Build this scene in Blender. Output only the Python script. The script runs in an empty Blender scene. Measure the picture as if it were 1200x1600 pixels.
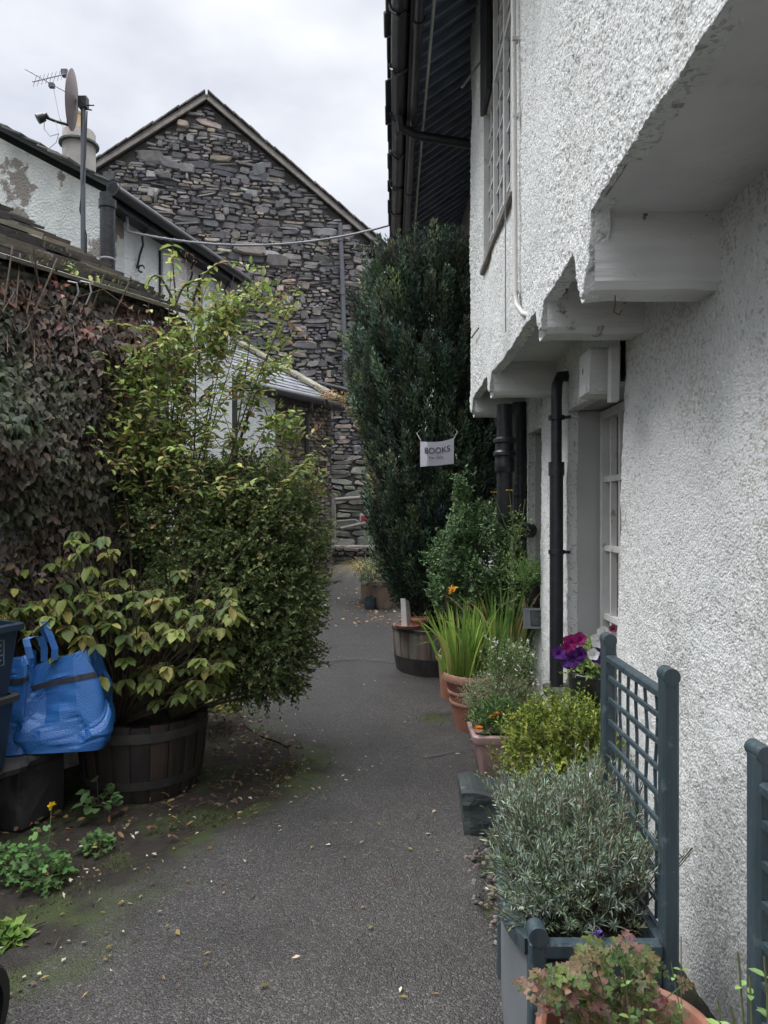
import bpy, math, random
import numpy as np
from mathutils import Vector, Matrix

# ------------------------------------------------------------------ camera, light, exposure
F, CX, HZ, H = 1130.0, 613.0, 800.0, 1.5
S = bpy.context.scene
cam_d = bpy.data.cameras.new("camera"); cam = bpy.data.objects.new("camera", cam_d)
S.collection.objects.link(cam)
cam_d.sensor_fit = 'HORIZONTAL'; cam_d.sensor_width = 36; cam_d.lens = F/1200*36
cam_d.clip_start = 0.05; cam_d.clip_end = 3000
cam.location = (0, 0, H); cam.rotation_euler = (math.radians(90), 0, math.atan(13/F))
S.camera = cam
W = bpy.data.worlds.new("World"); S.world = W; W.use_nodes = True
nt = W.node_tree; nt.nodes.clear()
out = nt.nodes.new('ShaderNodeOutputWorld'); bg = nt.nodes.new('ShaderNodeBackground')
sky = nt.nodes.new('ShaderNodeTexSky'); sky.sky_type = 'NISHITA'; sky.sun_disc = False
SUN_EL, SUN_AZ = 58, -75          # azimuth from +Y towards +X, degrees
sky.sun_elevation = math.radians(SUN_EL); sky.sun_rotation = math.radians(SUN_AZ)
bg.inputs['Strength'].default_value = 0.10
tc = nt.nodes.new('ShaderNodeTexCoord')
sx = nt.nodes.new('ShaderNodeSeparateXYZ'); nt.links.new(tc.outputs['Generated'], sx.inputs[0])
# overcast: low sky flat and dim, zenith raised beyond CIE overcast as added fill
lum = nt.nodes.new('ShaderNodeMapRange'); lum.interpolation_type = 'SMOOTHSTEP'; lum.inputs['From Min'].default_value = 0.56; lum.inputs['From Max'].default_value = 0.93
lum.inputs['To Min'].default_value = 4.0; lum.inputs['To Max'].default_value = 30.0
nt.links.new(sx.outputs['Z'], lum.inputs['Value'])
mp = nt.nodes.new('ShaderNodeMapping'); mp.inputs['Scale'].default_value = (1.6, 1.6, 3.4); mp.inputs['Location'].default_value = (.3, .1, .4)
nt.links.new(tc.outputs['Generated'], mp.inputs[0])
nz = nt.nodes.new('ShaderNodeTexNoise'); nz.inputs['Scale'].default_value = 2.3; nz.inputs['Detail'].default_value = 6; nz.inputs['Roughness'].default_value = .5
nt.links.new(mp.outputs[0], nz.inputs['Vector'])
cr = nt.nodes.new('ShaderNodeValToRGB')
cr.color_ramp.elements[0].position = .33; cr.color_ramp.elements[0].color = (.68, .705, .775, 1)
cr.color_ramp.elements[1].position = .66; cr.color_ramp.elements[1].color = (1.0, 1.0, 1.02, 1)
nt.links.new(nz.outputs['Fac'], cr.inputs[0])
vm = nt.nodes.new('ShaderNodeVectorMath'); vm.operation = 'SCALE'
nt.links.new(cr.outputs[0], vm.inputs[0]); nt.links.new(lum.outputs[0], vm.inputs['Scale'])
mx = nt.nodes.new('ShaderNodeMixRGB'); mx.inputs[0].default_value = 0.93
nt.links.new(sky.outputs[0], mx.inputs[1]); nt.links.new(vm.outputs[0], mx.inputs[2])
nt.links.new(mx.outputs[0], bg.inputs['Color']); nt.links.new(bg.outputs[0], out.inputs[0])
sd = bpy.data.lights.new("sun", 'SUN'); sd.energy = 0.8; sd.angle = math.radians(24); sd.color = (1, .97, .93)
so = bpy.data.objects.new("sun", sd); S.collection.objects.link(so)
_a, _e = math.radians(SUN_AZ), math.radians(SUN_EL)
so.rotation_euler = Vector((-math.sin(_a)*math.cos(_e), -math.cos(_a)*math.cos(_e), -math.sin(_e))).to_track_quat('-Z', 'Y').to_euler()
S.view_settings.view_transform = 'Standard'; S.view_settings.look = 'None'
S.view_settings.exposure = 1.42; S.view_settings.gamma = 1.0
S.cycles.max_bounces = 6; S.cycles.diffuse_bounces = 4; S.cycles.transparent_max_bounces = 4

rng = np.random.default_rng(7); random.seed(7)
R = random.uniform
def jc(c, a, b):
    j = R(a, b); return tuple(min(1, x*j*R(.97, 1.03)) for x in c)

def at(px, py, Y):
    return Vector(((px-CX)*Y/F, Y, H-(py-HZ)*Y/F))
def gz(Y):                                # the lane climbs gently beyond five metres
    t = np.maximum(0.0, np.asarray(Y, float)-4.2)
    r = np.where(t < 1.6, .07*t*t/3.2, .07*(t-.8))
    return np.minimum(r, .85)
def gzf(Y): return float(gz(Y))

# ------------------------------------------------------------------ noise
def _h(i, j, k, s):
    n = (i*374761393 + j*668265263 + k*2147483647 + s*974634777) & 0xFFFFFFFF
    n = ((n ^ (n >> 13))*1274126177) & 0xFFFFFFFF
    n = ((n ^ (n >> 16))*2246822519) & 0xFFFFFFFF
    return ((n ^ (n >> 15)) & 0xFFFFFF)/float(0xFFFFFF)
def vnoise(p, s=0):
    p = np.asarray(p, float); i = np.floor(p).astype(np.int64); f = p-i; f = f*f*(3-2*f)
    r = 0
    for a in (0, 1):
        for b in (0, 1):
            for c in (0, 1):
                w = (f[..., 0] if a else 1-f[..., 0])*(f[..., 1] if b else 1-f[..., 1])*(f[..., 2] if c else 1-f[..., 2])
                r = r + w*_h(i[..., 0]+a, i[..., 1]+b, i[..., 2]+c, s)
    return r
def fbm(p, s=0, o=3):
    r = 0; a = .5; p = np.asarray(p, float)
    for k in range(o):
        r = r + a*vnoise(p*(2**k), s+k); a *= .5
    return r/(1-.5**o)
def pebble(u, v, size, s=0):
    """height of a bed of small round stones, 0..1"""
    u = u/size; v = v/size
    iu = np.floor(u).astype(np.int64); iv = np.floor(v).astype(np.int64)
    best = np.zeros_like(u)
    for a in (-1, 0, 1):
        for b in (-1, 0, 1):
            cu = iu+a; cv = iv+b
            x = cu+_h(cu, cv, cu*0, s+1); y = cv+_h(cu, cv, cu*0, s+2)
            r = .35+.45*_h(cu, cv, cu*0, s+3); th = _h(cu, cv, cu*0, s+4)*3.14; e = .65+.35*_h(cu, cv, cu*0, s+5)
            dx = u-x; dy = v-y
            X = (dx*np.cos(th)+dy*np.sin(th)); Y = (-dx*np.sin(th)+dy*np.cos(th))/e
            d = (X*X+Y*Y)/(r*r)
            best = np.maximum(best, np.sqrt(np.maximum(0, 1-d))*(.5+.5*_h(cu, cv, cu*0, s+6)))
    return best

# ------------------------------------------------------------------ materials
def mat(name, c1, c2=None, rough=.8, nscale=6, bump=.0, bscale=40, metal=0, spec=.5, attr=False, detail=5, stretch=None, transl=0, c3=None, c3scale=2, c3lo=.55, c3hi=.65, coord='Object', bdist=.01, coat=0):
    m = bpy.data.materials.new(name); m.use_nodes = True; t = m.node_tree; N = t.nodes; L = t.links
    b = N['Principled BSDF']; b.inputs['Roughness'].default_value = rough; b.inputs['Metallic'].default_value = metal
    b.inputs['Specular IOR Level'].default_value = spec; b.inputs['Coat Weight'].default_value = coat
    c2 = c2 or tuple(x*.75 for x in c1)
    tcn = N.new('ShaderNodeTexCoord'); src = tcn.outputs[coord]
    if stretch:
        q = N.new('ShaderNodeMapping'); q.inputs['Scale'].default_value = stretch; L.new(src, q.inputs[0]); src = q.outputs[0]
    n = N.new('ShaderNodeTexNoise'); n.inputs['Scale'].default_value = nscale; n.inputs['Detail'].default_value = detail; L.new(src, n.inputs['Vector'])
    mr = N.new('ShaderNodeMapRange'); mr.inputs['From Min'].default_value = .3; mr.inputs['From Max'].default_value = .7; L.new(n.outputs['Fac'], mr.inputs[0])
    m1 = N.new('ShaderNodeMixRGB'); m1.inputs[1].default_value = (*c1, 1); m1.inputs[2].default_value = (*c2, 1); L.new(mr.outputs[0], m1.inputs[0])
    col = m1.outputs[0]
    if c3:
        n3 = N.new('ShaderNodeTexNoise'); n3.inputs['Scale'].default_value = c3scale; n3.inputs['Detail'].default_value = 7; n3.inputs['Roughness'].default_value = .6; L.new(tcn.outputs[coord], n3.inputs['Vector'])
        r3 = N.new('ShaderNodeMapRange'); r3.inputs['From Min'].default_value = c3lo; r3.inputs['From Max'].default_value = c3hi; L.new(n3.outputs['Fac'], r3.inputs[0])
        m3 = N.new('ShaderNodeMixRGB'); m3.inputs[2].default_value = (*c3, 1); L.new(col, m3.inputs[1]); L.new(r3.outputs[0], m3.inputs[0]); col = m3.outputs[0]
    if attr:
        a = N.new('ShaderNodeAttribute'); a.attribute_name = 'Col'
        mm = N.new('ShaderNodeMixRGB'); mm.blend_type = 'MULTIPLY'; mm.inputs[0].default_value = 1; L.new(a.outputs['Color'], mm.inputs[1]); L.new(col, mm.inputs[2]); col = mm.outputs[0]
    L.new(col, b.inputs['Base Color'])
    if bump:
        bn = N.new('ShaderNodeTexNoise'); bn.inputs['Scale'].default_value = bscale; bn.inputs['Detail'].default_value = 6; L.new(src, bn.inputs['Vector'])
        bp = N.new('ShaderNodeBump'); bp.inputs['Strength'].default_value = bump; bp.inputs['Distance'].default_value = bdist
        L.new(bn.outputs['Fac'], bp.inputs['Height']); L.new(bp.outputs[0], b.inputs['Normal'])
    if transl:
        tr = N.new('ShaderNodeBsdfTranslucent'); L.new(col, tr.inputs['Color'])
        ms = N.new('ShaderNodeMixShader'); ms.inputs[0].default_value = transl
        L.new(b.outputs[0], ms.inputs[1]); L.new(tr.outputs[0], ms.inputs[2]); L.new(ms.outputs[0], N['Material Output'].inputs[0])
    return m

M = {}
M['leaf'] = mat('leaf', (2.0, 1.9, 1.85), (1.5, 1.48, 1.4), rough=.55, nscale=30, attr=True, transl=.3, spec=.35)
M['soft_leaf'] = mat('soft_leaf', (1.05, 1.05, 1.0), (.62, .66, .55), rough=.5, nscale=55, attr=True, transl=.25, spec=.4, bump=.5, bscale=160)
M['needle'] = mat('needle', (2.15, 2.15, 2.2), (1.6, 1.65, 1.65), rough=.7, nscale=8, attr=True, transl=.12, spec=.2)
M['petal'] = mat('petal', (1, 1, 1), (.85, .85, .85), rough=.6, nscale=60, attr=True, transl=.3, spec=.2)
M['stem'] = mat('stem', (.10, .075, .05), (.06, .045, .03), rough=.85, nscale=30, bump=.4, bscale=90)
M['greenstem'] = mat('greenstem', (.09, .13, .04), (.12, .11, .05), rough=.7, nscale=20)
M['bark'] = mat('bark', (.11, .07, .05), (.05, .035, .03), rough=.9, nscale=14, bump=.8, bscale=30, stretch=(1, 1, .2))
M['soil'] = mat('soil', (.035, .026, .02), (.015, .012, .01), rough=1, nscale=40, bump=1, bscale=60)
M['stone'] = mat('stone', (1, 1, 1), (.62, .62, .64), rough=.85, nscale=9, bump=.7, bscale=35, attr=True, detail=8, c3=(1.0, 1.05, .85), c3scale=3, c3lo=.62, c3hi=.75)
M['mortar'] = mat('mortar', (.075, .07, .066), (.038, .036, .035), rough=1, nscale=10, bump=1, bscale=25)
M['slate'] = mat('slate', (1, 1, 1), (.7, .7, .72), rough=.6, nscale=14, bump=.5, bscale=50, attr=True, detail=8)
M['slate_plain'] = mat('slate_plain', (.05, .062, .062), (.028, .035, .036), rough=.5, nscale=9, bump=.6, bscale=18, c3=(.09, .10, .085), c3scale=6, stretch=(1, 1, 3))
M['benchstone'] = mat('benchstone', (.030, .029, .028), (.014, .014, .014), rough=.8, nscale=9, bump=.7, bscale=18, c3=(.05, .05, .045), c3scale=6)
M['smooth_white'] = mat('smooth_white', (.62, .63, .63), (.50, .51, .51), rough=.75, nscale=3.5, bump=.35, bscale=14, detail=8, c3=(.30, .30, .27), c3scale=2.6, c3lo=.60, c3hi=.85, bdist=.02)
M['beam_white'] = mat('beam_white', (.64, .645, .64), (.48, .49, .48), rough=.7, nscale=6, bump=.7, bscale=9, detail=8, c3=(.26, .24, .2), c3scale=7, c3lo=.64, c3hi=.8, stretch=(.3, 1, 1.6), bdist=.025)
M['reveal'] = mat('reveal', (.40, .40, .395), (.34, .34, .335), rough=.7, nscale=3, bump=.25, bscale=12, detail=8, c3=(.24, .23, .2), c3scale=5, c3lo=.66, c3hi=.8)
M['window_white'] = mat('window_white', (.62, .62, .60), (.5, .5, .48), rough=.45, nscale=9, bump=.2, bscale=30, c3=(.3, .27, .23), c3scale=12, c3lo=.62, c3hi=.72)
M['glass'] = mat('glass', (.10, .11, .12), (.2, .2, .2), rough=.08, nscale=2, spec=.9)
M['pane_light'] = mat('pane_light', (.30, .33, .37), (.14, .155, .18), rough=.12, nscale=5, spec=.8, bump=.06, bscale=6)
M['black_iron'] = mat('black_iron', (.009, .011, .014), (.018, .02, .023), rough=.4, nscale=14, bump=.4, bscale=30, c3=(.09, .08, .075), c3scale=24, c3lo=.66, c3hi=.72)
M['gutter'] = mat('gutter', (.045, .04, .045), (.02, .02, .024), rough=.34, nscale=6, bump=.3, bscale=14, c3=(.12, .09, .07), c3scale=9, c3lo=.6, c3hi=.75)
M['grey_plastic'] = mat('grey_plastic', (.10, .105, .12), (.075, .08, .09), rough=.5, nscale=4)
M['eave_board'] = mat('eave_board', (.16, .20, .28), (.11, .14, .20), rough=.8, nscale=6, bump=.3, bscale=20)  # blue lift of lens haze is put into the board colour
M['eave_rafter'] = mat('eave_rafter', (.30, .34, .42), (.2, .23, .29), rough=.75, nscale=6)  # rafter colour raised too, to carry the same haze
M['conduit'] = mat('conduit', (.60, .60, .57), (.5, .5, .48), rough=.5, nscale=9, c3=(.35, .33, .29), c3scale=20, c3lo=.6, c3hi=.75)
M['pinkplaster'] = mat('pinkplaster', (.42, .36, .34), (.34, .3, .28), rough=.9, nscale=4, bump=.5, bscale=30)
M['terracotta'] = mat('terracotta', (.30, .125, .08), (.24, .10, .065), rough=.75, nscale=5, bump=.15, bscale=40, c3=(.36, .23, .18), c3scale=7, c3lo=.55, c3hi=.78)
M['terracotta_rim'] = mat('terracotta_rim', (.36, .19, .14), (.30, .15, .11), rough=.6, nscale=7, bump=.1, bscale=40, c3=(.55, .38, .31), c3scale=9, c3lo=.55, c3hi=.75)
M['brownpot'] = mat('brownpot', (.16, .07, .05), (.12, .05, .038), rough=.45, nscale=6, c3=(.26, .14, .1), c3scale=8, c3lo=.6, c3hi=.8)
M['oldpot'] = mat('oldpot', (.27, .19, .14), (.19, .15, .12), rough=.9, nscale=7, bump=.3, bscale=30, c3=(.30, .27, .22), c3scale=5)
M['pinkplastic'] = mat('pinkplastic', (.37, .245, .225), (.31, .205, .19), rough=.42, nscale=6, c3=(.24, .17, .15), c3scale=6, c3lo=.56, c3hi=.8)
M['blackplastic'] = mat('blackplastic', (.014, .014, .016), (.03, .03, .03), rough=.3, nscale=10)
M['wood'] = mat('wood', (1, 1, 1), (.5, .5, .5), rough=.85, nscale=5, bump=.6, bscale=14, attr=True, stretch=(3, 3, .5), detail=8)
M['hoop'] = mat('hoop', (.045, .035, .03), (.10, .055, .035), rough=.75, nscale=12, bump=.4, bscale=40)
M['blackhoop'] = mat('blackhoop', (.02, .019, .02), (.04, .035, .03), rough=.8, nscale=12, bump=.4, bscale=40)
M['bluepaint'] = mat('bluepaint', (.038, .058, .070), (.026, .042, .054), rough=.45, nscale=8, bump=.25, bscale=16, stretch=(2, 2, .35), c3=(.012, .02, .028), c3scale=14, c3lo=.66, c3hi=.72)
M['greenpaint'] = mat('greenpaint', (.044, .066, .078), (.024, .042, .052), rough=.5, nscale=8, stretch=(3, 3, .5), bump=.4, bscale=26, c3=(.09, .12, .13), c3scale=22, c3lo=.6, c3hi=.72)
M['galv'] = mat('galv', (.22, .24, .26), (.15, .17, .18), rough=.4, nscale=4, metal=.3)
M['bag'] = mat('bag', (.026, .14, .40), (.017, .095, .31), rough=.36, nscale=9, bump=.35, bscale=150, spec=.55)
M['bagband'] = mat('bagband', (.01, .01, .015), (.02, .02, .025), rough=.6, nscale=30)
M['binplastic'] = mat('binplastic', (.018, .034, .06), (.013, .025, .045), rough=.4, nscale=6)
M['bin_lip'] = mat('bin_lip', (.035, .034, .036), (.02, .02, .024), rough=.6, nscale=10)
M['mark'] = mat('mark', (.16, .19, .23), (.12, .15, .19), rough=.5)
M['paper'] = mat('paper', (.50, .49, .55), (.44, .43, .49), rough=.6, nscale=4, transl=.1)
M['ink'] = mat('ink', (.05, .05, .07), (.035, .035, .05), rough=.6)
M['pale_ink'] = mat('pale_ink', (.15, .15, .18), (.12, .12, .15), rough=.6)
M['dishmetal'] = mat('dishmetal', (.20, .16, .16), (.12, .10, .10), rough=.55, nscale=5, bump=.2, bscale=10)
M['polemetal'] = mat('polemetal', (.09, .10, .12), (.06, .065, .08), rough=.45, nscale=5, metal=.3)
M['alu'] = mat('alu', (.30, .29, .30), (.2, .2, .2), rough=.5, metal=.4)
M['chimrender'] = mat('chimrender', (.30, .28, .25), (.2, .19, .18), rough=.9, nscale=5, bump=.6, bscale=20, c3=(.13, .12, .12), c3scale=3)
M['yellowpot'] = mat('yellowpot', (.48, .36, .20), (.4, .29, .16), rough=.8, nscale=9)
M['cable'] = mat('cable', (.22, .23, .25), (.14, .15, .16), rough=.5)
M['verge'] = mat('verge', (.26, .24, .22), (.17, .155, .145), rough=.85, nscale=9, bump=.5, bscale=20)
M['red'] = mat('red', (.42, .04, .06), (.36, .03, .05), rough=.5)
M['rubber'] = mat('rubber', (.012, .012, .014), (.02, .02, .02), rough=.6, nscale=8)
M['rust'] = mat('rust', (.18, .07, .03), (.10, .045, .02), rough=.9, nscale=30)
M['moss'] = mat('moss', (1, 1, 1), (.6, .7, .5), rough=1, nscale=30, attr=True)

def grime(m, scale, thr, col=(.09, .08, .07)):
    t = m.node_tree; N = t.nodes; L = t.links; b = N['Principled BSDF']; prev = b.inputs['Base Color'].links[0].from_socket
    tcn = N.new('ShaderNodeTexCoord'); n = N.new('ShaderNodeTexNoise'); n.inputs['Scale'].default_value = scale; n.inputs['Detail'].default_value = 9; n.inputs['Roughness'].default_value = .7; L.new(tcn.outputs['Object'], n.inputs['Vector'])
    r = N.new('ShaderNodeMapRange'); r.inputs['From Min'].default_value = thr; r.inputs['From Max'].default_value = thr+.05; L.new(n.outputs['Fac'], r.inputs[0])
    x = N.new('ShaderNodeMixRGB'); x.inputs[2].default_value = (*col, 1); L.new(r.outputs[0], x.inputs[0]); L.new(prev, x.inputs[1]); L.new(x.outputs[0], b.inputs['Base Color'])
def roughcast_mat(name, wear, white=(.70, .71, .70), dirt=(.20, .18, .14), gap=(.34, .34, .33)):
    """white painted pebble dash; 'Hgt' attribute marks the gaps, the paint is worn off some pebbles in patches"""
    m = bpy.data.materials.new(name); m.use_nodes = True; t = m.node_tree; N = t.nodes; L = t.links
    b = N['Principled BSDF']; b.inputs['Roughness'].default_value = .75; b.inputs['Specular IOR Level'].default_value = .3
    tcn = N.new('ShaderNodeTexCoord'); src = tcn.outputs['Object']
    a = N.new('ShaderNodeAttribute'); a.attribute_name = 'Hgt'
    ra = N.new('ShaderNodeMapRange'); ra.inputs['From Min'].default_value = .0; ra.inputs['From Max'].default_value = .3; L.new(a.outputs['Fac'], ra.inputs[0])
    m1 = N.new('ShaderNodeMixRGB'); m1.inputs[1].default_value = (*gap, 1); m1.inputs[2].default_value = (*white, 1); L.new(ra.outputs[0], m1.inputs[0])
    v = N.new('ShaderNodeTexVoronoi'); v.inputs['Scale'].default_value = 95; L.new(src, v.inputs['Vector'])
    sp = N.new('ShaderNodeSeparateColor'); L.new(v.outputs['Color'], sp.inputs[0])
    n = N.new('ShaderNodeTexNoise'); n.inputs['Scale'].default_value = 1.5; n.inputs['Detail'].default_value = 6; L.new(src, n.inputs['Vector'])
    r1 = N.new('ShaderNodeMapRange'); r1.inputs['From Min'].default_value = .40; r1.inputs['From Max'].default_value = .66; r1.inputs['To Min'].default_value = .03*wear; r1.inputs['To Max'].default_value = .72*wear; L.new(n.outputs['Fac'], r1.inputs[0])
    lt = N.new('ShaderNodeMath'); lt.operation = 'LESS_THAN'; L.new(sp.outputs[0], lt.inputs[0]); L.new(r1.outputs[0], lt.inputs[1])
    d = N.new('ShaderNodeMixRGB'); d.inputs[1].default_value = (*dirt, 1); d.inputs[2].default_value = (.34, .32, .27, 1); L.new(sp.outputs[1], d.inputs[0])
    fm = N.new('ShaderNodeMath'); fm.operation = 'MULTIPLY'; fm.inputs[1].default_value = .46; L.new(lt.outputs[0], fm.inputs[0])
    m2 = N.new('ShaderNodeMixRGB'); L.new(fm.outputs[0], m2.inputs[0]); L.new(m1.outputs[0], m2.inputs[1]); L.new(d.outputs[0], m2.inputs[2])
    # soft weathering stains
    n2 = N.new('ShaderNodeTexNoise'); n2.inputs['Scale'].default_value = 1.1; n2.inputs['Detail'].default_value = 8; n2.inputs['Roughness'].default_value = .62; mq = N.new('ShaderNodeMapping'); mq.inputs['Scale'].default_value = (1.6, 1.6, .55); L.new(src, mq.inputs[0]); L.new(mq.outputs[0], n2.inputs['Vector'])
    r2 = N.new('ShaderNodeMapRange'); r2.inputs['From Min'].default_value = .5; r2.inputs['From Max'].default_value = .75; r2.inputs['To Max'].default_value = .45+.4*wear; L.new(n2.outputs['Fac'], r2.inputs[0])
    m3 = N.new('ShaderNodeMixRGB'); m3.blend_type = 'MULTIPLY'; m3.inputs[2].default_value = (.60, .61, .57, 1); L.new(r2.outputs[0], m3.inputs[0]); L.new(m2.outputs[0], m3.inputs[1])
    L.new(m3.outputs[0], b.inputs['Base Color'])
    vb = N.new('ShaderNodeTexVoronoi'); vb.inputs['Scale'].default_value = 110; L.new(src, vb.inputs['Vector'])
    nb = N.new('ShaderNodeTexNoise'); nb.inputs['Scale'].default_value = 160; nb.inputs['Detail'].default_value = 3; L.new(src, nb.inputs['Vector'])
    ad = N.new('ShaderNodeMath'); ad.operation = 'SUBTRACT'; L.new(nb.outputs['Fac'], ad.inputs[0]); L.new(vb.outputs['Distance'], ad.inputs[1])
    bp = N.new('ShaderNodeBump'); bp.inputs['Strength'].default_value = .55; bp.inputs['Distance'].default_value = .006
    L.new(ad.outputs[0], bp.inputs['Height']); L.new(bp.outputs[0], b.inputs['Normal'])
    return m
grime(M['beam_white'], 5, .625); grime(M['smooth_white'], 4, .65, (.14, .13, .12)); grime(M['reveal'], 6, .66, (.14, .13, .12)); grime(M['beam_white'], 19, .65); grime(M['smooth_white'], 17, .68)
M['roughcast'] = roughcast_mat('roughcast', .35, white=(.63, .645, .64), gap=(.30, .31, .305))
M['roughcast_worn'] = roughcast_mat('roughcast_worn', .85, white=(.62, .63, .63), gap=(.49, .495, .48))
M['old_render'] = mat('old_render', (.60, .62, .60), (.46, .485, .47), rough=.9, nscale=6, bump=1, bscale=45, detail=8, c3=(.20, .185, .165), c3scale=2.1, c3lo=.555, c3hi=.58, bdist=.02)
M['house_white'] = mat('house_white', (.64, .67, .68), (.56, .59, .60), rough=.9, nscale=5, bump=1, bscale=45, bdist=.02)

def asphalt():
    m = bpy.data.materials.new('asphalt'); m.use_nodes = True; t = m.node_tree; N = t.nodes; L = t.links
    b = N['Principled BSDF']; b.inputs['Specular IOR Level'].default_value = .4
    tcn = N.new('ShaderNodeTexCoord'); src = tcn.outputs['Object']
    v = N.new('ShaderNodeTexVoronoi'); v.inputs['Scale'].default_value = 170; L.new(src, v.inputs['Vector'])
    sp = N.new('ShaderNodeSeparateColor'); L.new(v.outputs['Color'], sp.inputs[0])
    rp = N.new('ShaderNodeValToRGB'); e = rp.color_ramp.elements
    e[0].position = 0; e[0].color = (.024, .0222, .021, 1); e[1].position = 1; e[1].color = (.125, .118, .110, 1)
    k = e.new(.62); k.color = (.043, .0405, .0385, 1); k = e.new(.93); k.color = (.074, .070, .066, 1)
    L.new(sp.outputs[0], rp.inputs[0])
    n = N.new('ShaderNodeTexNoise'); n.inputs['Scale'].default_value = .9; n.inputs['Detail'].default_value = 8; n.inputs['Roughness'].default_value = .65; L.new(src, n.inputs['Vector'])
    r = N.new('ShaderNodeMapRange'); r.inputs['From Min'].default_value = .3; r.inputs['From Max'].default_value = .7; r.inputs['To Min'].default_value = .70; r.inputs['To Max'].default_value = 1.60; L.new(n.outputs['Fac'], r.inputs[0])
    sc = N.new('ShaderNodeVectorMath'); sc.operation = 'SCALE'; L.new(rp.outputs[0], sc.inputs[0]); L.new(r.outputs[0], sc.inputs['Scale'])
    # moss and earth creeping in from the edges (attribute 'moss' = nearness of the edge)
    a = N.new('ShaderNodeAttribute'); a.attribute_name = 'moss'
    n2 = N.new('ShaderNodeTexNoise'); n2.inputs['Scale'].default_value = 5.5; n2.inputs['Detail'].default_value = 9; n2.inputs['Roughness'].default_value = .68; L.new(src, n2.inputs['Vector'])
    ad = N.new('ShaderNodeMath'); ad.operation = 'ADD'; L.new(a.outputs['Fac'], ad.inputs[0]); L.new(n2.outputs['Fac'], ad.inputs[1])
    r2 = N.new('ShaderNodeMapRange'); r2.inputs['From Min'].default_value = .92; r2.inputs['From Max'].default_value = 1.22; L.new(ad.outputs[0], r2.inputs[0])
    n3 = N.new('ShaderNodeTexNoise'); n3.inputs['Scale'].default_value = 3.1; n3.inputs['Detail'].default_value = 7; L.new(src, n3.inputs['Vector'])
    r3 = N.new('ShaderNodeMapRange'); r3.inputs['From Min'].default_value = .44; r3.inputs['From Max'].default_value = .56; L.new(n3.outputs['Fac'], r3.inputs[0])
    mm = N.new('ShaderNodeMixRGB'); mm.inputs[1].default_value = (.022, .018, .014, 1); mm.inputs[2].default_value = (.040, .052, .016, 1); L.new(r3.outputs[0], mm.inputs[0])
    mx = N.new('ShaderNodeMixRGB'); L.new(r2.outputs[0], mx.inputs[0]); L.new(sc.outputs[0], mx.inputs[1]); L.new(mm.outputs[0], mx.inputs[2])
    L.new(mx.outputs[0], b.inputs['Base Color'])
    rr = N.new('ShaderNodeMapRange'); rr.inputs['From Min'].default_value = .35; rr.inputs['From Max'].default_value = .65; rr.inputs['To Min'].default_value = .45; rr.inputs['To Max'].default_value = .75; L.new(n.outputs['Fac'], rr.inputs[0]); L.new(rr.outputs[0], b.inputs['Roughness'])
    n4 = N.new('ShaderNodeTexNoise'); n4.inputs['Scale'].default_value = 60; n4.inputs['Detail'].default_value = 4; L.new(src, n4.inputs['Vector'])
    sb = N.new('ShaderNodeMath'); sb.operation = 'SUBTRACT'; L.new(n4.outputs['Fac'], sb.inputs[0]); L.new(v.outputs['Distance'], sb.inputs[1])
    bp = N.new('ShaderNodeBump'); bp.inputs['Strength'].default_value = .8; bp.inputs['Distance'].default_value = .006; L.new(sb.outputs[0], bp.inputs['Height']); L.new(bp.outputs[0], b.inputs['Normal'])
    return m
M['asphalt'] = asphalt()
M['earth'] = mat('earth', (.030, .022, .016), (.018, .014, .011), rough=1, nscale=9, bump=1, bscale=50, c3=(.032, .042, .014), c3scale=3.2, c3lo=.5, c3hi=.6, detail=9)

# ------------------------------------------------------------------ mesh helpers
def tag(o, label=None, cat=None, group=None, kind=None):
    if label: o['label'] = label
    if cat: o['category'] = cat
    if group: o['group'] = group
    if kind: o['kind'] = kind
    return o
def thing(name, loc, label, cat, group=None):
    o = bpy.data.objects.new(name, None); o.empty_display_size = .1; o.location = loc
    S.collection.objects.link(o); return tag(o, label, cat, group)
def root_of(o):
    while o.parent: o = o.parent
    return o
def link(name, V, faces, m, parent=None, origin=None, cols=None, smooth=False, attrs=None, loops=None):
    """V (n,3) world coordinates; faces list, or array (k,4)"""
    V = np.asarray(V, dtype=np.float32).reshape(-1, 3)
    org = np.array(root_of(parent).location if parent else (origin if origin is not None else (0, 0, 0)), dtype=np.float32)
    me = bpy.data.meshes.new(name)
    if isinstance(faces, np.ndarray):
        k, q = faces.shape
        me.vertices.add(len(V)); me.vertices.foreach_set('co', (V-org).ravel())
        me.loops.add(k*q); me.loops.foreach_set('vertex_index', faces.astype(np.int32).ravel())
        me.polygons.add(k); me.polygons.foreach_set('loop_start', np.arange(0, k*q, q, dtype=np.int32))
        try: me.polygons.foreach_set('loop_total', np.full(k, q, dtype=np.int32))
        except Exception: pass
        me.update(calc_edges=True); me.validate()
    else:
        me.from_pydata([tuple(v) for v in (V-org).tolist()], [], faces); me.update()
    if cols is not None:
        c = np.asarray(cols, dtype=np.float32).reshape(-1, 3); c4 = np.ones((len(V), 4), np.float32); c4[:, :3] = c
        a = me.color_attributes.new('Col', 'FLOAT_COLOR', 'POINT'); a.data.foreach_set('color', c4.ravel())
    for k, arr in (attrs or {}).items():
        a = me.attributes.new(k, 'FLOAT', 'POINT'); a.data.foreach_set('value', np.asarray(arr, dtype=np.float32).ravel())
    if smooth: me.polygons.foreach_set('use_smooth', np.ones(len(me.polygons), dtype=bool))
    me.materials.append(M[m] if isinstance(m, str) else m)
    o = bpy.data.objects.new(name, me); S.collection.objects.link(o)
    if parent: o.parent = parent
    else: o.location = tuple(org.tolist())
    return o

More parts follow.
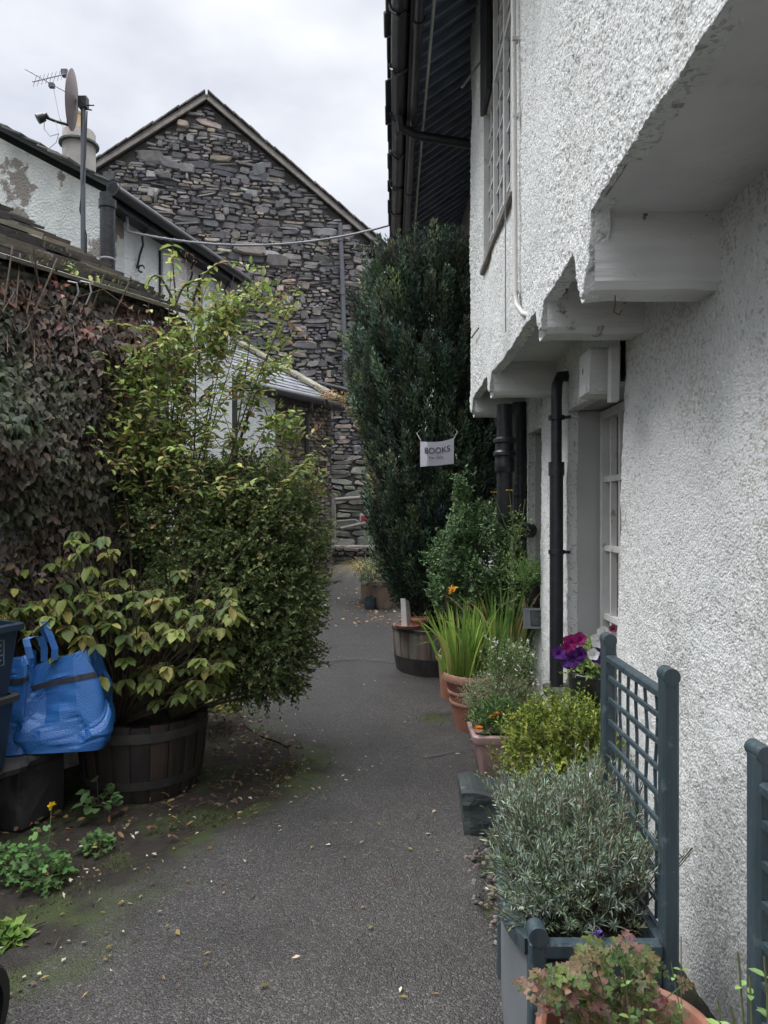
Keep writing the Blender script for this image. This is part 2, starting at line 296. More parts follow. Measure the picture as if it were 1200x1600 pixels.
class MB:
    def __init__(s): s.v = []; s.f = []; s.c = []; s.col = (1, 1, 1)
    def add(s, vs, fs):
        n = len(s.v); s.v += [tuple(v) for v in vs]; s.f += [tuple(i+n for i in f) for f in fs]; s.c += [s.col]*len(vs)
    def box(s, c, size, ax=None):
        """centre, full size; ax = three axis vectors"""
        ax = ax or (Vector((1, 0, 0)), Vector((0, 1, 0)), Vector((0, 0, 1))); c = Vector(c)
        vs = [c+ax[0]*(a*size[0]/2)+ax[1]*(b*size[1]/2)+ax[2]*(d*size[2]/2) for a in (-1, 1) for b in (-1, 1) for d in (-1, 1)]
        s.add(vs, [(0, 1, 3, 2), (4, 6, 7, 5), (0, 4, 5, 1), (2, 3, 7, 6), (0, 2, 6, 4), (1, 5, 7, 3)])
    def bevbox(s, c, size, bv=.005, ax=None, jit=0):
        """box with chamfered edges along its longest silhouette: an octagonal prism with inset caps"""
        ax = ax or (Vector((1, 0, 0)), Vector((0, 1, 0)), Vector((0, 0, 1))); c = Vector(c)
        hx, hy, hz = [q/2 for q in size]; b = min(bv, hx*.5, hy*.5, hz*.5)
        ring = [(hx-b, -hy), (hx, -hy+b), (hx, hy-b), (hx-b, hy), (-hx+b, hy), (-hx, hy-b), (-hx, -hy+b), (-hx+b, -hy)]
        vs = []
        for z, k in ((-hz, 1), (-hz+b, 0), (hz-b, 0), (hz, 1)):
            for x, y in ring:
                x2 = x-math.copysign(b, x)*k*.8; y2 = y-math.copysign(b, y)*k*.8
                vs.append(c+ax[0]*(x2+R(-jit, jit))+ax[1]*(y2+R(-jit, jit))+ax[2]*(z+R(-jit, jit)))
        fs = [tuple(range(7, -1, -1)), tuple(range(24, 32))]
        for r in range(3):
            for i in range(8): fs.append((r*8+i, r*8+(i+1) % 8, r*8+8+(i+1) % 8, r*8+8+i))
        s.add(vs, fs)
    def tube(s, pts, r, n=8, cap=True, rs=None):
        pts = [Vector(p) for p in pts]; vs = []; up = None
        for i, p in enumerate(pts):
            t = (pts[min(i+1, len(pts)-1)]-pts[max(i-1, 0)]).normalized()
            if up is None: up = t.orthogonal().normalized()
            up = (up-t*up.dot(t)); up = up.normalized() if up.length > 1e-6 else t.orthogonal().normalized()
            w = t.cross(up); rr = rs[i] if rs else r
            for k in range(n):
                a = 2*math.pi*k/n; vs.append(p+up*(math.cos(a)*rr)+w*(math.sin(a)*rr))
        fs = [(i*n+k, i*n+(k+1) % n, (i+1)*n+(k+1) % n, (i+1)*n+k) for i in range(len(pts)-1) for k in range(n)]
        if cap: fs += [tuple(range(n-1, -1, -1)), tuple((len(pts)-1)*n+k for k in range(n))]
        s.add(vs, fs)
    def lathe(s, c, prof, n=32, axis=None, cap_bottom=True, wob=0):
        c = Vector(c); z = Vector(axis or (0, 0, 1)).normalized(); x = z.orthogonal().normalized() if axis else Vector((1, 0, 0)); y = z.cross(x)
        vs = [c+x*(math.cos(2*math.pi*k/n)*r)+y*(math.sin(2*math.pi*k/n)*r)+z*h for r, h in prof for k in range(n)]
        fs = [(i*n+k, i*n+(k+1) % n, (i+1)*n+(k+1) % n, (i+1)*n+k) for i in range(len(prof)-1) for k in range(n)]
        if cap_bottom: fs.append(tuple(range(n-1, -1, -1)))
        s.add(vs, fs)
    def poly(s, pts, nrm, th):
        """polygon extruded by th along nrm"""
        nrm = Vector(nrm).normalized(); n = len(pts); pts = [Vector(p) for p in pts]
        s.add(pts+[p+nrm*th for p in pts], [tuple(range(n-1, -1, -1)), tuple(range(n, 2*n))]+[(i, (i+1) % n, n+(i+1) % n, n+i) for i in range(n)])
    def ball(s, c, r, n=10, sc=(1, 1, 1)):
        c = Vector(c); prof = [(math.sin(math.pi*i/n)*r, -math.cos(math.pi*i/n)*r) for i in range(n+1)]
        m = n*2; vs = [c+Vector((math.cos(2*math.pi*k/m)*a*sc[0], math.sin(2*math.pi*k/m)*a*sc[1], h*sc[2])) for a, h in prof for k in range(m)]
        s.add(vs, [(i*m+k, i*m+(k+1) % m, (i+1)*m+(k+1) % m, (i+1)*m+k) for i in range(n) for k in range(m)])
    def build(s, name, m, parent=None, origin=None, smooth=False):
        o = link(name, np.array([tuple(v) for v in s.v]), s.f, m, parent, origin, cols=s.c, smooth=False)
        if smooth:
            try: o.data.shade_auto_smooth
            except Exception: pass
            o.data.polygons.foreach_set('use_smooth', np.ones(len(o.data.polygons), dtype=bool))
            try: o.data.set_sharp_from_angle(angle=math.radians(38))
            except Exception: pass
        return o

# ------------------------------------------------------------------ foliage
def unit(a): return a/np.maximum(np.linalg.norm(a, axis=-1, keepdims=True), 1e-9)
class Leaves:
    def __init__(s): s.V = []; s.Fq = []; s.C = []; s.n = 0
    def add(s, pos, d, up, L, Wd, col, fold=.25, curl=.15, kind='oval'):
        pos = np.asarray(pos, float); n = len(pos)
        if n == 0: return
        d = unit(d); side = unit(np.cross(d, up)); nr = unit(np.cross(side, d))
        L = np.broadcast_to(np.asarray(L, float), (n,))[:, None]; Wd = np.broadcast_to(np.asarray(Wd, float), (n,))[:, None]
        def pt(a, b, h): return pos+d*(L*a)+side*(Wd*b)+nr*h
        if kind == 'dia':
            vs = [pt(0, 0, 0), pt(.45, .5, fold*Wd*.5), pt(1, 0, -curl*L), pt(.45, -.5, fold*Wd*.5)]
            f = np.array([[0, 1, 2, 3]])
        elif kind == 'oval':
            vs = [pt(0, 0, 0), pt(.28, .46, fold*Wd*.5), pt(.68, .42, fold*Wd*.4-curl*L*.4), pt(1, 0, -curl*L), pt(.68, -.42, fold*Wd*.4-curl*L*.4), pt(.28, -.46, fold*Wd*.5)]
            f = np.array([[0, 1, 2, 3], [0, 3, 4, 5]])
        elif kind == 'lobed':      # three-lobed leaf of nine corners
            vs = [pt(0, 0, 0), pt(.05, .30, 0), pt(.38, .52, fold*Wd*.3), pt(.52, .20, 0), pt(1, 0, -curl*L), pt(.52, -.20, 0), pt(.38, -.52, fold*Wd*.3), pt(.05, -.30, 0)]
            f = np.array([[0, 1, 2, 3], [0, 3, 4, 5], [0, 5, 6, 7]])
        elif kind == 'trefoil':    # rounded notched lobes
            vs = [pt(0, 0, 0), pt(.10, .42, .0), pt(.42, .55, fold*Wd*.3), pt(.50, .16, 0), pt(.85, .28, -curl*L*.7), pt(.88, 0, -curl*L*.6), pt(.85, -.28, -curl*L*.7), pt(.50, -.16, 0), pt(.42, -.55, fold*Wd*.3), pt(.10, -.42, 0)]
            f = np.array([[0, 1, 2, 3], [3, 4, 5, 0], [0, 5, 6, 7], [0, 7, 8, 9]])
        k = len(vs); V = np.stack(vs, 1).reshape(-1, 3)
        base = (np.arange(n)*k)[:, None, None]+f[None] + s.n
        s.V.append(V); s.Fq.append(base.reshape(-1, 4)); s.C.append(np.repeat(np.asarray(col, float), k, axis=0)); s.n += len(V)
    def blade(s, base, d0, L, Wd, droop, col, seg=5, yaw=None):
        """grass or iris blades: curved strips"""
        n = len(base); base = np.asarray(base, float); d = unit(np.asarray(d0, float))
        hor = d.copy(); hor[:, 2] = 0; hor = unit(hor+1e-6)
        side = unit(np.cross(hor, np.array([0, 0, 1.]))) if yaw is None else np.stack([np.cos(yaw), np.sin(yaw), yaw*0], 1)
        L = np.asarray(L)[:, None]; Wd = np.asarray(Wd)[:, None]; droop = np.asarray(droop)[:, None]
        P = []
        for i in range(seg+1):
            t = i/seg; p = base+d*(L*t)+hor*(L*droop*t*t*.7)-np.array([0, 0, 1.])*(L*droop*t*t*t*.8)
            w = Wd*(.6+.7*t-1.25*t*t) if t < 1 else Wd*.03
            P += [p-side*w*.5, p+side*w*.5]
        V = np.stack(P, 1).reshape(-1, 3); k = 2*(seg+1)
        f = np.array([[2*i, 2*i+1, 2*i+3, 2*i+2] for i in range(seg)])
        s.Fq.append(((np.arange(n)*k)[:, None, None]+f[None]+s.n).reshape(-1, 4)); s.V.append(V); s.C.append(np.repeat(col, k, axis=0)); s.n += len(V)
    def build(s, name, parent, m='leaf', origin=None):
        return link(name, np.concatenate(s.V), np.concatenate(s.Fq), m, parent, origin, cols=np.concatenate(s.C))
def palette(n, cols, w=None, jit=.18, twig=None):
    cols = np.array(cols, float); idx = rng.choice(len(cols), n, p=w) if twig is None else twig
    return np.clip(cols[idx]*(1+rng.normal(0, jit, (n, 1)))*(1+rng.normal(0, jit*.35, (n, 3))), .004, 1)
def spray(acc, base, d, tl, nl, L, Wd, cols, w=None, spread=.8, droop=.0, kind='oval', jit=.18, fold=.25, curl=.15, upbias=.8, lj=.3):
    """leaves along twigs: base (N,3), direction d (N,3)"""
    N = len(base); d = unit(d); tl = np.broadcast_to(np.asarray(tl, float), (N,))
    tw = rng.choice(len(cols), N, p=w)
    for j in range(nl):
        t = (j+.6)/nl
        p = base+d*(tl*t)[:, None]; p[:, 2] -= droop*tl*t*t
        r = unit(rng.normal(0, 1, (N, 3))); r = unit(r-d*(r*d).sum(1, keepdims=True))
        ld = unit(d*(.35+.6*t)+r*spread+np.array([0, 0, -droop]))
        up = unit(rng.normal(0, .5, (N, 3))+np.array([0, 0, upbias]))
        mixc = np.where(rng.random(N) < .7, tw, rng.choice(len(cols), N, p=w))
        ll = L*(1+rng.uniform(-lj, lj, N))*(1.1-.35*t)
        acc.add(p, ld, up, ll, ll*(Wd/L), palette(N, cols, jit=jit, twig=mixc), fold, curl, kind)
def twigs(mb, base, d, tl, r=.0015, n=3, droop=0):
    for b, dd, t in zip(base, unit(d), np.broadcast_to(tl, (len(base),))):
        b = Vector(b); dd = Vector(dd); mb.tube([b, b+dd*t*.5-Vector((0, 0, droop*t*.25)), b+dd*t-Vector((0, 0, droop*t))], r, n=n, cap=False)
def ellipsoid(N, c, r, bias=.35, gap=.0, gs=3.0, seed=1, zlo=-1, only=None):
    out = []
    tot = 0
    while tot < N:
        u = unit(rng.normal(0, 1, (N*2, 3))); rad = rng.random((N*2, 1))**bias
        lump = .82+.36*vnoise(u*gs+seed*7.3, seed)[:, None]
        p = u*rad*lump
        keep = (p[:, 2] > zlo) & (vnoise(p*gs*1.7+seed*3.1, seed+5) > gap)
        if only is not None: keep &= only(p)
        p = p[keep]; out.append(np.concatenate([p*np.array(r)+np.array(c), u[keep]], 1)); tot += len(p)
    a = np.concatenate(out)[:N]; return a[:, :3], a[:, 3:]
def limbs(mb, root, pts, r0=.012, bend=.15, n=5, seg=4):
    root = Vector(root)
    for p in pts:
        p = Vector(p); L = (p-root).length; o = Vector((R(-1, 1), R(-1, 1), R(0, 1)))*L*bend
        q = [root.lerp(p, i/seg)+o*math.sin(math.pi*i/seg) for i in range(seg+1)]
        mb.tube(q, r0, n=n, cap=False, rs=[r0*(1-.75*i/seg) for i in range(seg+1)])

# ================================================================== SETTING
def lin(Y, pts):
    return np.interp(Y, [p[0] for p in pts], [p[1] for p in pts])
XL = [(-2, -2.2), (1.6, -1.6), (2.23, -1.30), (2.8, -1.34), (3.2, -1.10), (3.7, -.74), (4.2, -.56), (4.6, -.72), (5.3, -1.2), (6.2, -1.35), (8, -1.3), (10, -1.05), (12, -1.0), (14, -1.25), (20, -1.4)]
XR = [(-2, .42), (3.1, .36), (3.4, .50), (3.8, .95), (5.5, 1.0), (6, 1.35), (11, 1.35), (12.5, 3.5), (20, 6)]
def make_ground():
    xs = np.concatenate([[-400, -150, -60, -25, -12, -8], np.arange(-6, 6.01, .25), [8, 12, 25, 60, 150, 400]])
    ys = np.concatenate([[-300, -100, -40, -15, -6], np.arange(-3, 20.01, .25), [24, 30, 45, 80, 160, 320, 700]])
    X, Y = np.meshgrid(xs, ys); Z = gz(Y)-.012+.02*(fbm(np.stack([X*1.5, Y*1.5, X*0], -1), 3)-.5)*(np.abs(X) < 7)
    nx, ny = len(xs), len(ys); i = (np.arange(ny-1)[:, None]*nx+np.arange(nx-1)[None]).ravel()
    o = link('ground', np.stack([X, Y, Z], -1).reshape(-1, 3), np.stack([i, i+1, i+nx+1, i+nx], 1), 'earth', smooth=True)
    tag(o, kind='structure')
    ys = np.concatenate([np.arange(-1, 7, .05), np.arange(7, 18, .12)]); nc = 110
    T = np.linspace(0, 1, nc)[None]; Yg = np.repeat(ys[:, None], nc, 1)
    l = lin(ys, XL)+(fbm(np.stack([ys*3, ys*0, ys*0], -1), 8)-.5)*.22; r = lin(ys, XR)+(fbm(np.stack([ys*4, ys*0+5, ys*0], -1), 9)-.5)*.14
    X = l[:, None]*(1-T)+r[:, None]*T
    dl = X-l[:, None]; dr = r[:, None]-X
    moss = .62*np.exp(-dl/.20)+.30*np.exp(-dr/.07)*(Yg < 4)
    moss += .34*np.exp(-dl/.55)*(Yg < 6)
    for (cx, cy, sx_, sy_, a) in ((.30, 5.15, .22, .22, .62), (-.15, 7.6, .5, .4, .25), (.15, 6.0, .3, .2, .4), (-1.0, 2.6, .5, .5, .30), (.62, 4.6, .3, .7, .35), (-.6, 4.2, .4, .5, .3)):
        moss += a*np.exp(-((X-cx)/sx_)**2-((Yg-cy)/sy_)**2)
    Z = gz(Yg)+.006+.014*(fbm(np.stack([X*1.2, Yg*1.2, X*0], -1), 4)-.5)+.003*fbm(np.stack([X*14, Yg*14, X*0], -1), 5)
    Z -= .028*np.exp(-dl/.05)+.028*np.exp(-dr/.03)
    nx, ny = nc, len(ys); i = (np.arange(ny-1)[:, None]*nx+np.arange(nx-1)[None]).ravel()
    o = link('path', np.stack([X, Yg, Z+.012], -1).reshape(-1, 3), np.stack([i, i+1, i+nx+1, i+nx], 1), 'asphalt', smooth=True, attrs={'moss': moss})
    tag(o, kind='structure')
make_ground()

def seam(pts, wdt, m, name='path'):
    vs = []; 
    P_ = [Vector((x, y, gzf(y)+.033)) for x, y in pts]; Q = []
    for a, b in zip(P_[:-1], P_[1:]):
        for k in range(9): q = a.lerp(b, k/9); q.x += R(-.006, .006); q.y += R(-.014, .014); q.z = gzf(q.y)+.032; Q.append(q)
    for q in Q: h = wdt*R(.3, 1.2); vs += [q-Vector((0, h, 0)), q+Vector((0, h, 0))]
    tag(link(name, vs, [(2*i, 2*i+1, 2*i+3, 2*i+2) for i in range(len(Q)-1)], m), kind='structure')
M['crack'] = mat('crack', (.13, .125, .12), (.05, .048, .046), rough=.9, nscale=40)
seam([(-.75, 6.55), (-.3, 6.7), (.1, 6.5), (.45, 5.9)], .007, 'crack'); seam([(.2, 4.35), (.5, 4.5), (.62, 4.7)], .006, 'crack')
# ---- litter on the ground, uncountable
def litter():
    L = Leaves(); n = 900
    Y = rng.uniform(2, 9, n); side = rng.random(n)
    X = lin(Y, XL)+np.where(side < .75, rng.normal(.05, .28, n), rng.uniform(0, 2.2, n))
    m = (X < .95); X, Y = X[m], Y[m]; n = len(X)
    pos = np.stack([X, Y, gz(Y)+.028], 1); a = rng.uniform(0, 6.28, n)
    L.add(pos, np.stack([np.cos(a), np.sin(a), rng.normal(0, .15, n)], 1), np.array([0, 0, 1.])+rng.normal(0, .3, (n, 3)), rng.uniform(.008, .035, n), rng.uniform(.006, .018, n),
          palette(n, [(.20, .14, .06), (.10, .06, .03), (.28, .25, .17), (.13, .11, .03), (.36, .34, .28), (.08, .05, .03)]), kind='dia')
    n = 260; Y = rng.uniform(8, 10.6, n); X = rng.normal(-.2, .28, n)
    pos = np.stack([X, Y, gz(Y)+.026], 1); a = rng.uniform(0, 6.28, n)
    L.add(pos, np.stack([np.cos(a), np.sin(a), rng.normal(0, .2, n)], 1), np.array([0, 0, 1.])+rng.normal(0, .3, (n, 3)), rng.uniform(.02, .05, n), rng.uniform(.015, .03, n),
          palette(n, [(.36, .22, .12), (.28, .16, .07), (.42, .33, .20)]), kind='oval')
    n = 900; Y = rng.uniform(3.3, 6.5, n); X = lin(Y, XL)-rng.uniform(-.15, .9, n)
    pos = np.stack([X, Y, gz(Y)+.02], 1); a = rng.uniform(0, 6.28, n)
    L.add(pos, np.stack([np.cos(a), np.sin(a), rng.normal(0, .3, n)], 1), np.array([0, 0, 1.])+rng.normal(0, .5, (n, 3)), rng.uniform(.015, .05, n), rng.uniform(.01, .025, n),
          palette(n, [(.09, .055, .03), (.05, .035, .025), (.16, .10, .05), (.06, .05, .02)]), kind='oval')
    o = L.build('fallen_leaves', None); tag(o, 'small fallen leaves and petals scattered over the lane', 'leaf litter', kind='stuff')
    mb = MB()
    for k in range(420):
        Y = R(1.2, 3.35); X = float(lin(Y, XR))+R(-.06, .09); r = R(.004, .012)
        mb.col = random.choice([(.17, .125, .105), (.12, .10, .09), (.20, .165, .15), (.06, .055, .05)])
        mb.ball((X, Y, r*.3+.01), r, n=4, sc=(1, R(.7, 1.3), .6))
    o = mb.build('gravel', 'stone'); tag(o, 'pinkish broken gravel along the foot of the blue planter', 'gravel', kind='stuff')
    L = Leaves(); n = 5200; Y = rng.uniform(1.8, 6.5, n); X = lin(Y, XL)+rng.normal(.03, .17, n)
    keep = fbm(np.stack([X*4, Y*4, X*0], -1), 31) > .5; X, Y = X[keep], Y[keep]; n = len(X)
    n2 = 700; X = np.concatenate([X, rng.normal(.30, .12, n2)]); Y = np.concatenate([Y, rng.normal(5.15, .13, n2)]); n = len(X)
    pos = np.stack([X, Y, gz(Y)+.012], 1); d = rng.normal(0, .7, (n, 3)); d[:, 2] = 1
    L.add(pos, d, rng.normal(0, 1, (n, 3)), rng.uniform(.008, .022, n), rng.uniform(.004, .008, n), palette(n, [(.05, .075, .015), (.035, .05, .012), (.075, .09, .02)]), kind='dia')
    o = L.build('moss', None); tag(o, 'green moss tufts along the left edge of the lane', 'moss', kind='stuff')
litter()

# ---- stones
def rubble(mb, O, U, V, N, Wd, Ht, inside, hmin=.045, hmax=.15, wr=(1.4, 4.5), proud=.03, cols=None, undul=.06, big=.0):
    O, U, V, N = Vector(O), Vector(U), Vector(V), Vector(N)
    cols = cols or [(.10, .10, .105), (.14, .135, .13), (.075, .078, .085), (.17, .155, .135), (.12, .115, .115), (.24, .21, .17), (.09, .085, .08)]
    def stone(u, v, w, h, pr):
        uc, vc = u+w/2, v+h/2
        dv = undul*(float(fbm(np.array([uc*.8, vc*.8, 3.3]), 11))-.5)*2+undul*.5*(float(vnoise(np.array([uc*2.6, vc*1.5, 8.3]), 12))-.5)+R(-.012, .012)
        if not inside(uc, vc+dv, w, h): return
        n = 10; a0 = R(0, 1); ring = []
        for k in range(n):
            a = 2*math.pi*(k+a0*.3)/n; c, s_ = math.cos(a), math.sin(a); q = 2.0/ R(3.2, 6)
            x = math.copysign(abs(c)**q, c)*w/2*R(.80, 1.05); y = math.copysign(abs(s_)**q, s_)*h/2*R(.74, 1.10)
            ring.append((x, y))
        sk = random.gauss(0, .09); kn = R(-.1, .1); pr = pr*R(.4, 1.5); tl = R(-.25, .25)
        vs = []
        for (f, dp) in ((1.0, -.04), (.985, pr*.55), (.80, pr)):
            for x, y in ring:
                y2 = y+x*sk+abs(x)*kn; vs.append(O+U*(uc+x*f)+V*(vc+dv+y2*f)+N*(dp+ (tl*y*f if dp > 0 else 0)+(R(-.006, .006) if dp > 0 else 0)))
        fs = [(r*n+k, r*n+(k+1) % n, (r+1)*n+(k+1) % n, (r+1)*n+k) for r in range(2) for k in range(n)]+[tuple(2*n+k for k in range(n))]
        c = random.choice(cols); j = R(.7, 1.3); mb.col = tuple(min(1, x*j*R(.95, 1.05)) for x in c); mb.add(vs, fs)
    v = 0
    while v < Ht:
        h = random.choice([R(hmin, hmin*1.6), R(hmin, hmax), R(hmin*1.2, hmax*.7)]); u = -R(0, .3)
        while u < Wd:
            w = h*R(*wr); w = min(w, .55)
            if R(0, 1) < .42 and h > hmin*1.7:
                k = R(.28, .72); stone(u, v, w, h*k-.004, proud); stone(u+R(-.02, .02), v+h*k, w, h*(1-k), proud)
            else: stone(u, v, w, h, proud)
            if R(0, 1) < big: stone(u, v-.02, w*R(.7, 1.5), max(h, .09)*R(1.3, 2.1), proud*1.7)
            u += w+R(.002, .014)
        v += h+R(.0, .008)

D = Vector((.514, .857, 0)).normalized(); NN = Vector((-D.y, D.x, 0)); LN = -NN; ZZ = Vector((0, 0, 1))
def slates(mb, O, U, Sv, lu, ls, course=.22, wmin=.16, wmax=.34, th=(.008, .018), cols=None, lift=.02, tail=1.25, jit=.01, skip=0):
    """courses of slate: O eave corner, U along the eave, Sv unit up-slope"""
    U = Vector(U).normalized(); Sv = Vector(Sv).normalized(); Nn = U.cross(Sv); Nn = Nn if Nn.z > 0 else -Nn
    cols = cols or [(.085, .09, .085), (.065, .07, .075), (.12, .12, .10), (.05, .055, .055), (.15, .15, .11)]
    s = 0; r = 0
    while s < ls:
        u = -R(0, .12)
        while u < lu:
            w = R(wmin, wmax); w = min(w, lu-u+.03); L_ = course*tail; t = R(*th)
            if w > .03:
                mb.col = jc(random.choice(cols), .7, 1.35)
                tilt = lift/L_+R(-.01, .02); a2 = (Sv*math.cos(tilt)-Nn*math.sin(tilt)); n2 = U.cross(a2); n2 = n2 if n2.z > 0 else -n2
                c = Vector(O)+U*(u+w/2)+Sv*(s+L_/2+R(-jit, jit)*1.5)+Nn*(lift*.6+R(0, jit))
                c -= Sv*min(0, 0)
                mb.box(c, (w-.006, min(L_, ls-s+.05), t), (U, a2, n2))
            u += w
        s += course*R(.85, 1.15); r += 1

# ================================================================== LEFT: OUTHOUSE WITH SLATE ROOF
def outhouse():
    P = Vector((-1.357, 4.9, 2.80)); ov = .14; L_, dep, pitch = 7.0, 3.1, .55
    t = thing('outhouse', P-ZZ*2.8, 'low outhouse with mossy stone slate roof, half hidden under dark creeper', 'outhouse')
    Pw = P+NN*ov-D*.10; Pw.z = 0
    # walls
    mb = MB(); nz_ = 2.74
    mb.poly([Pw-D*L_+ZZ*-.2, Pw+ZZ*-.2, Pw+ZZ*nz_, Pw-D*L_+ZZ*nz_], NN, .3)
    mb.build('wall', 'old_render', t)
    mb = MB(); E = Pw+NN*.302
    mb.poly([E+ZZ*-.2, E+NN*(dep-.5)-ZZ*.2, E+NN*(dep-.5)+ZZ*(nz_+.15+pitch*(dep-.5)), E+ZZ*(nz_+.15)], -D, .3)
    mb.build('end_wall', 'old_render', t)
    # roof
    Sv = (NN+ZZ*pitch).normalized(); Ro = P-D*L_
    mb = MB(); Nn = D.cross(Sv); Nn = Nn if Nn.z > 0 else -Nn
    mb.poly([Ro+NN*.03, P+NN*.03-D*.02, P+NN*.03-D*.02+Sv*dep*1.12, Ro+NN*.03+Sv*dep*1.12], -Nn, .06)
    rf = mb.build('roof', 'slate_plain', t)
    mb = MB(); slates(mb, Ro, D, Sv, L_, dep*1.12, course=.17, wmin=.22, wmax=.60, th=(.014, .035), lift=.03, jit=.018,
                      cols=[(.13, .12, .10), (.09, .085, .08), (.20, .185, .145), (.07, .065, .065), (.16, .155, .10), (.27, .245, .19), (.11, .095, .085)])
    mb.build('slates', 'slate', rf)
    L = Leaves(); n = 6000; u = rng.uniform(0, L_, n); s = rng.uniform(0, dep, n)
    k = fbm(np.stack([u*2.2, s*3.2, u*0], -1), 21) > .60; u, s = u[k], s[k]; n = len(u)
    pos = np.array(Ro)+np.outer(u, np.array(D))+np.outer(s, np.array(Sv))+np.array(Nn)*.045
    L.add(pos, rng.normal(0, .6, (n, 3))+np.array(Nn), rng.normal(0, 1, (n, 3)), rng.uniform(.015, .04, n), rng.uniform(.01, .02, n), palette(n, [(.09, .10, .03), (.13, .12, .05), (.06, .07, .03), (.16, .14, .07)]), kind='dia')
    L.build('moss', rf, 'moss')
    return t, Pw
outh, PW = outhouse()

# ================================================================== LEFT: WHITE COTTAGE
def white_cottage():
    D = Vector((.258, .966, 0)).normalized(); NN = Vector((-D.y, D.x, 0)); LN = -NN
    Q = Vector((-2.75, 6.8, 0)); Le, wd, eave, pit = 2.62, 5.0, 4.53, .57
    t = thing('white_cottage', Q, 'white rendered cottage with peeling gable and black gutter brackets behind the outhouse', 'house')
    ap = eave+pit*wd/2
    mb = MB(); b = .0
    mb.poly([Q, Q+NN*wd, Q+NN*wd+ZZ*eave, Q+NN*wd/2+ZZ*ap, Q+ZZ*eave], D, .35); mb.build('gable_wall', 'old_render', t)
    mb = MB(); f0 = Q+D*.352-LN*.0; f1 = Q+D*Le
    mb.poly([f0, f1, f1+ZZ*eave, f0+ZZ*eave], NN, .35); mb.build('wall', 'house_white', t)
    mb = MB(); e0 = Q+D*(Le-.3)+NN*.352
    mb.poly([e0, e0+NN*(wd-.4), e0+NN*(wd-.4)+ZZ*eave, e0+NN*(wd/2-.35)+ZZ*(ap-.05), e0+ZZ*(eave+.1)], D, .298); mb.build('end_wall', 'house_white', t)
    Sv = (NN+ZZ*pit).normalized(); Sw = (-NN+ZZ*pit).normalized(); rl = wd/2*1.137
    mb = MB()
    for (e, sv) in ((Q+LN*.16+ZZ*(eave-.02), Sv), (Q+NN*(wd+.16)+ZZ*(eave-.02), Sw)):
        nn = Vector(D).cross(sv); nn = nn if nn.z > 0 else -nn
        mb.poly([e-D*.07, e+D*(Le+.12), e+D*(Le+.12)+sv*(rl+.18), e-D*.07+sv*(rl+.18)], nn, .045)
    rf = mb.build('roof', 'slate_plain', t)
    mb = MB(); e = Q+LN*.17+ZZ*(eave+.005)-D*.1
    slates(mb, e, D, Sv, Le+.26, rl+.22, course=.2, wmin=.18, wmax=.34); mb.build('slates', 'slate', rf)
    # gutter on the long wall with wrought brackets
    mb = MB(); g0 = Q+LN*.21+ZZ*(eave-.05)-D*.12; g1 = g0+D*(Le+.15)
    mb.tube([g0, g1], .055, n=12); mb.tube([g0+ZZ*.0, g0+D*.03], .065, n=12)
    gt = mb.build('gutter', 'black_iron', t, smooth=True)
    mb = MB(); mb.poly([Q+LN*.16+ZZ*(eave-.16)-D*.05, Q+LN*.16+ZZ*(eave-.16)+D*Le, Q+LN*.16+ZZ*(eave-.03)+D*Le, Q+LN*.16+ZZ*(eave-.03)-D*.05], NN, .14); mb.build('soffit_board', 'black_iron', t)
    for s in (.55, 1.5, 2.3):
        mb = MB(); w = Q+D*s+LN*.012; top = w+LN*.17+ZZ*(eave-.12)
        pts = [w+ZZ*(eave-.55), w+LN*.03+ZZ*(eave-.42), w+LN*.07+ZZ*(eave-.32), w+LN*.06+ZZ*(eave-.24), w+LN*.1+ZZ*(eave-.17), top]
        mb.tube(pts, .012, n=6)
        c = w+LN*.05+ZZ*(eave-.56); mb.tube([c+LN*(.035*math.cos(a))+ZZ*(.035*math.sin(a)) for a in np.linspace(0, 5, 9)], .009, n=6)
        mb.build('gutter_bracket', 'black_iron', t, smooth=True)
    # pilaster strips / window reveal
    for s0, s1, nm in ((.98, 1.45, 'shutter'), (1.80, 2.1, 'shutter')):
        mb = MB(); mb.box(Q+D*((s0+s1)/2)+LN*.02+ZZ*3.75, (s1-s0, .04, 1.1), (D, LN, ZZ)); mb.build(nm, 'house_white', t); mb = MB(); mb.box(Q+D*(s0-.02)+LN*.012+ZZ*3.75, (.016, .02, 1.1), (D, LN, ZZ)); mb.build('joint', 'black_iron', t)
    # stout soil pipe at the corner
    mb = MB(); pc = at(166, 340, 6.35); b0 = Vector((pc.x, pc.y, 2.9)); tp = at(166, 311, 6.35).z
    mb.lathe(b0, [(.065, 0), (.065, tp-2.98), (.075, tp-2.97), (.075, tp-2.9), (.06, tp-2.9), (.058, tp-2.95)], n=20)
    pp = mb.build('soil_pipe', 'black_iron', t, smooth=True)
    mb = MB(); mb.lathe(b0+ZZ*(at(0, 404, 6.35).z-2.9), [(.067, -.01), (.069, 0), (.067, .01)], n=20, cap_bottom=False); mb.build('clip', 'alu', pp)
    # chimney
    cc = Vector((-3.7, 8.5, 5.0)); mb = MB()
    zt = at(0, 204, 8.5).z; zc = at(0, 224, 8.5).z
    mb.lathe(cc, [(.19, 0), (.185, zt-5-.02), (.175, zt-5), (.0, zt-5+.01)], n=24); ch = mb.build('chimney', 'chimrender', t, smooth=True)
    mb = MB(); mb.lathe(Vector((cc.x, cc.y, zc)), [(.186, -.012), (.225, -.012), (.225, .012), (.186, .014)], n=20, cap_bottom=False); mb.build('collar', 'slate_plain', ch)
    mb = MB(); mb.lathe(Vector((cc.x-.03, cc.y, zt)), [(.068, 0), (.062, .2), (.07, .21), (.07, .235), (.055, .235), (.05, .1)], n=16); mb.build('chimney_pot', 'yellowpot', ch, smooth=True)
    return t
white_cottage()

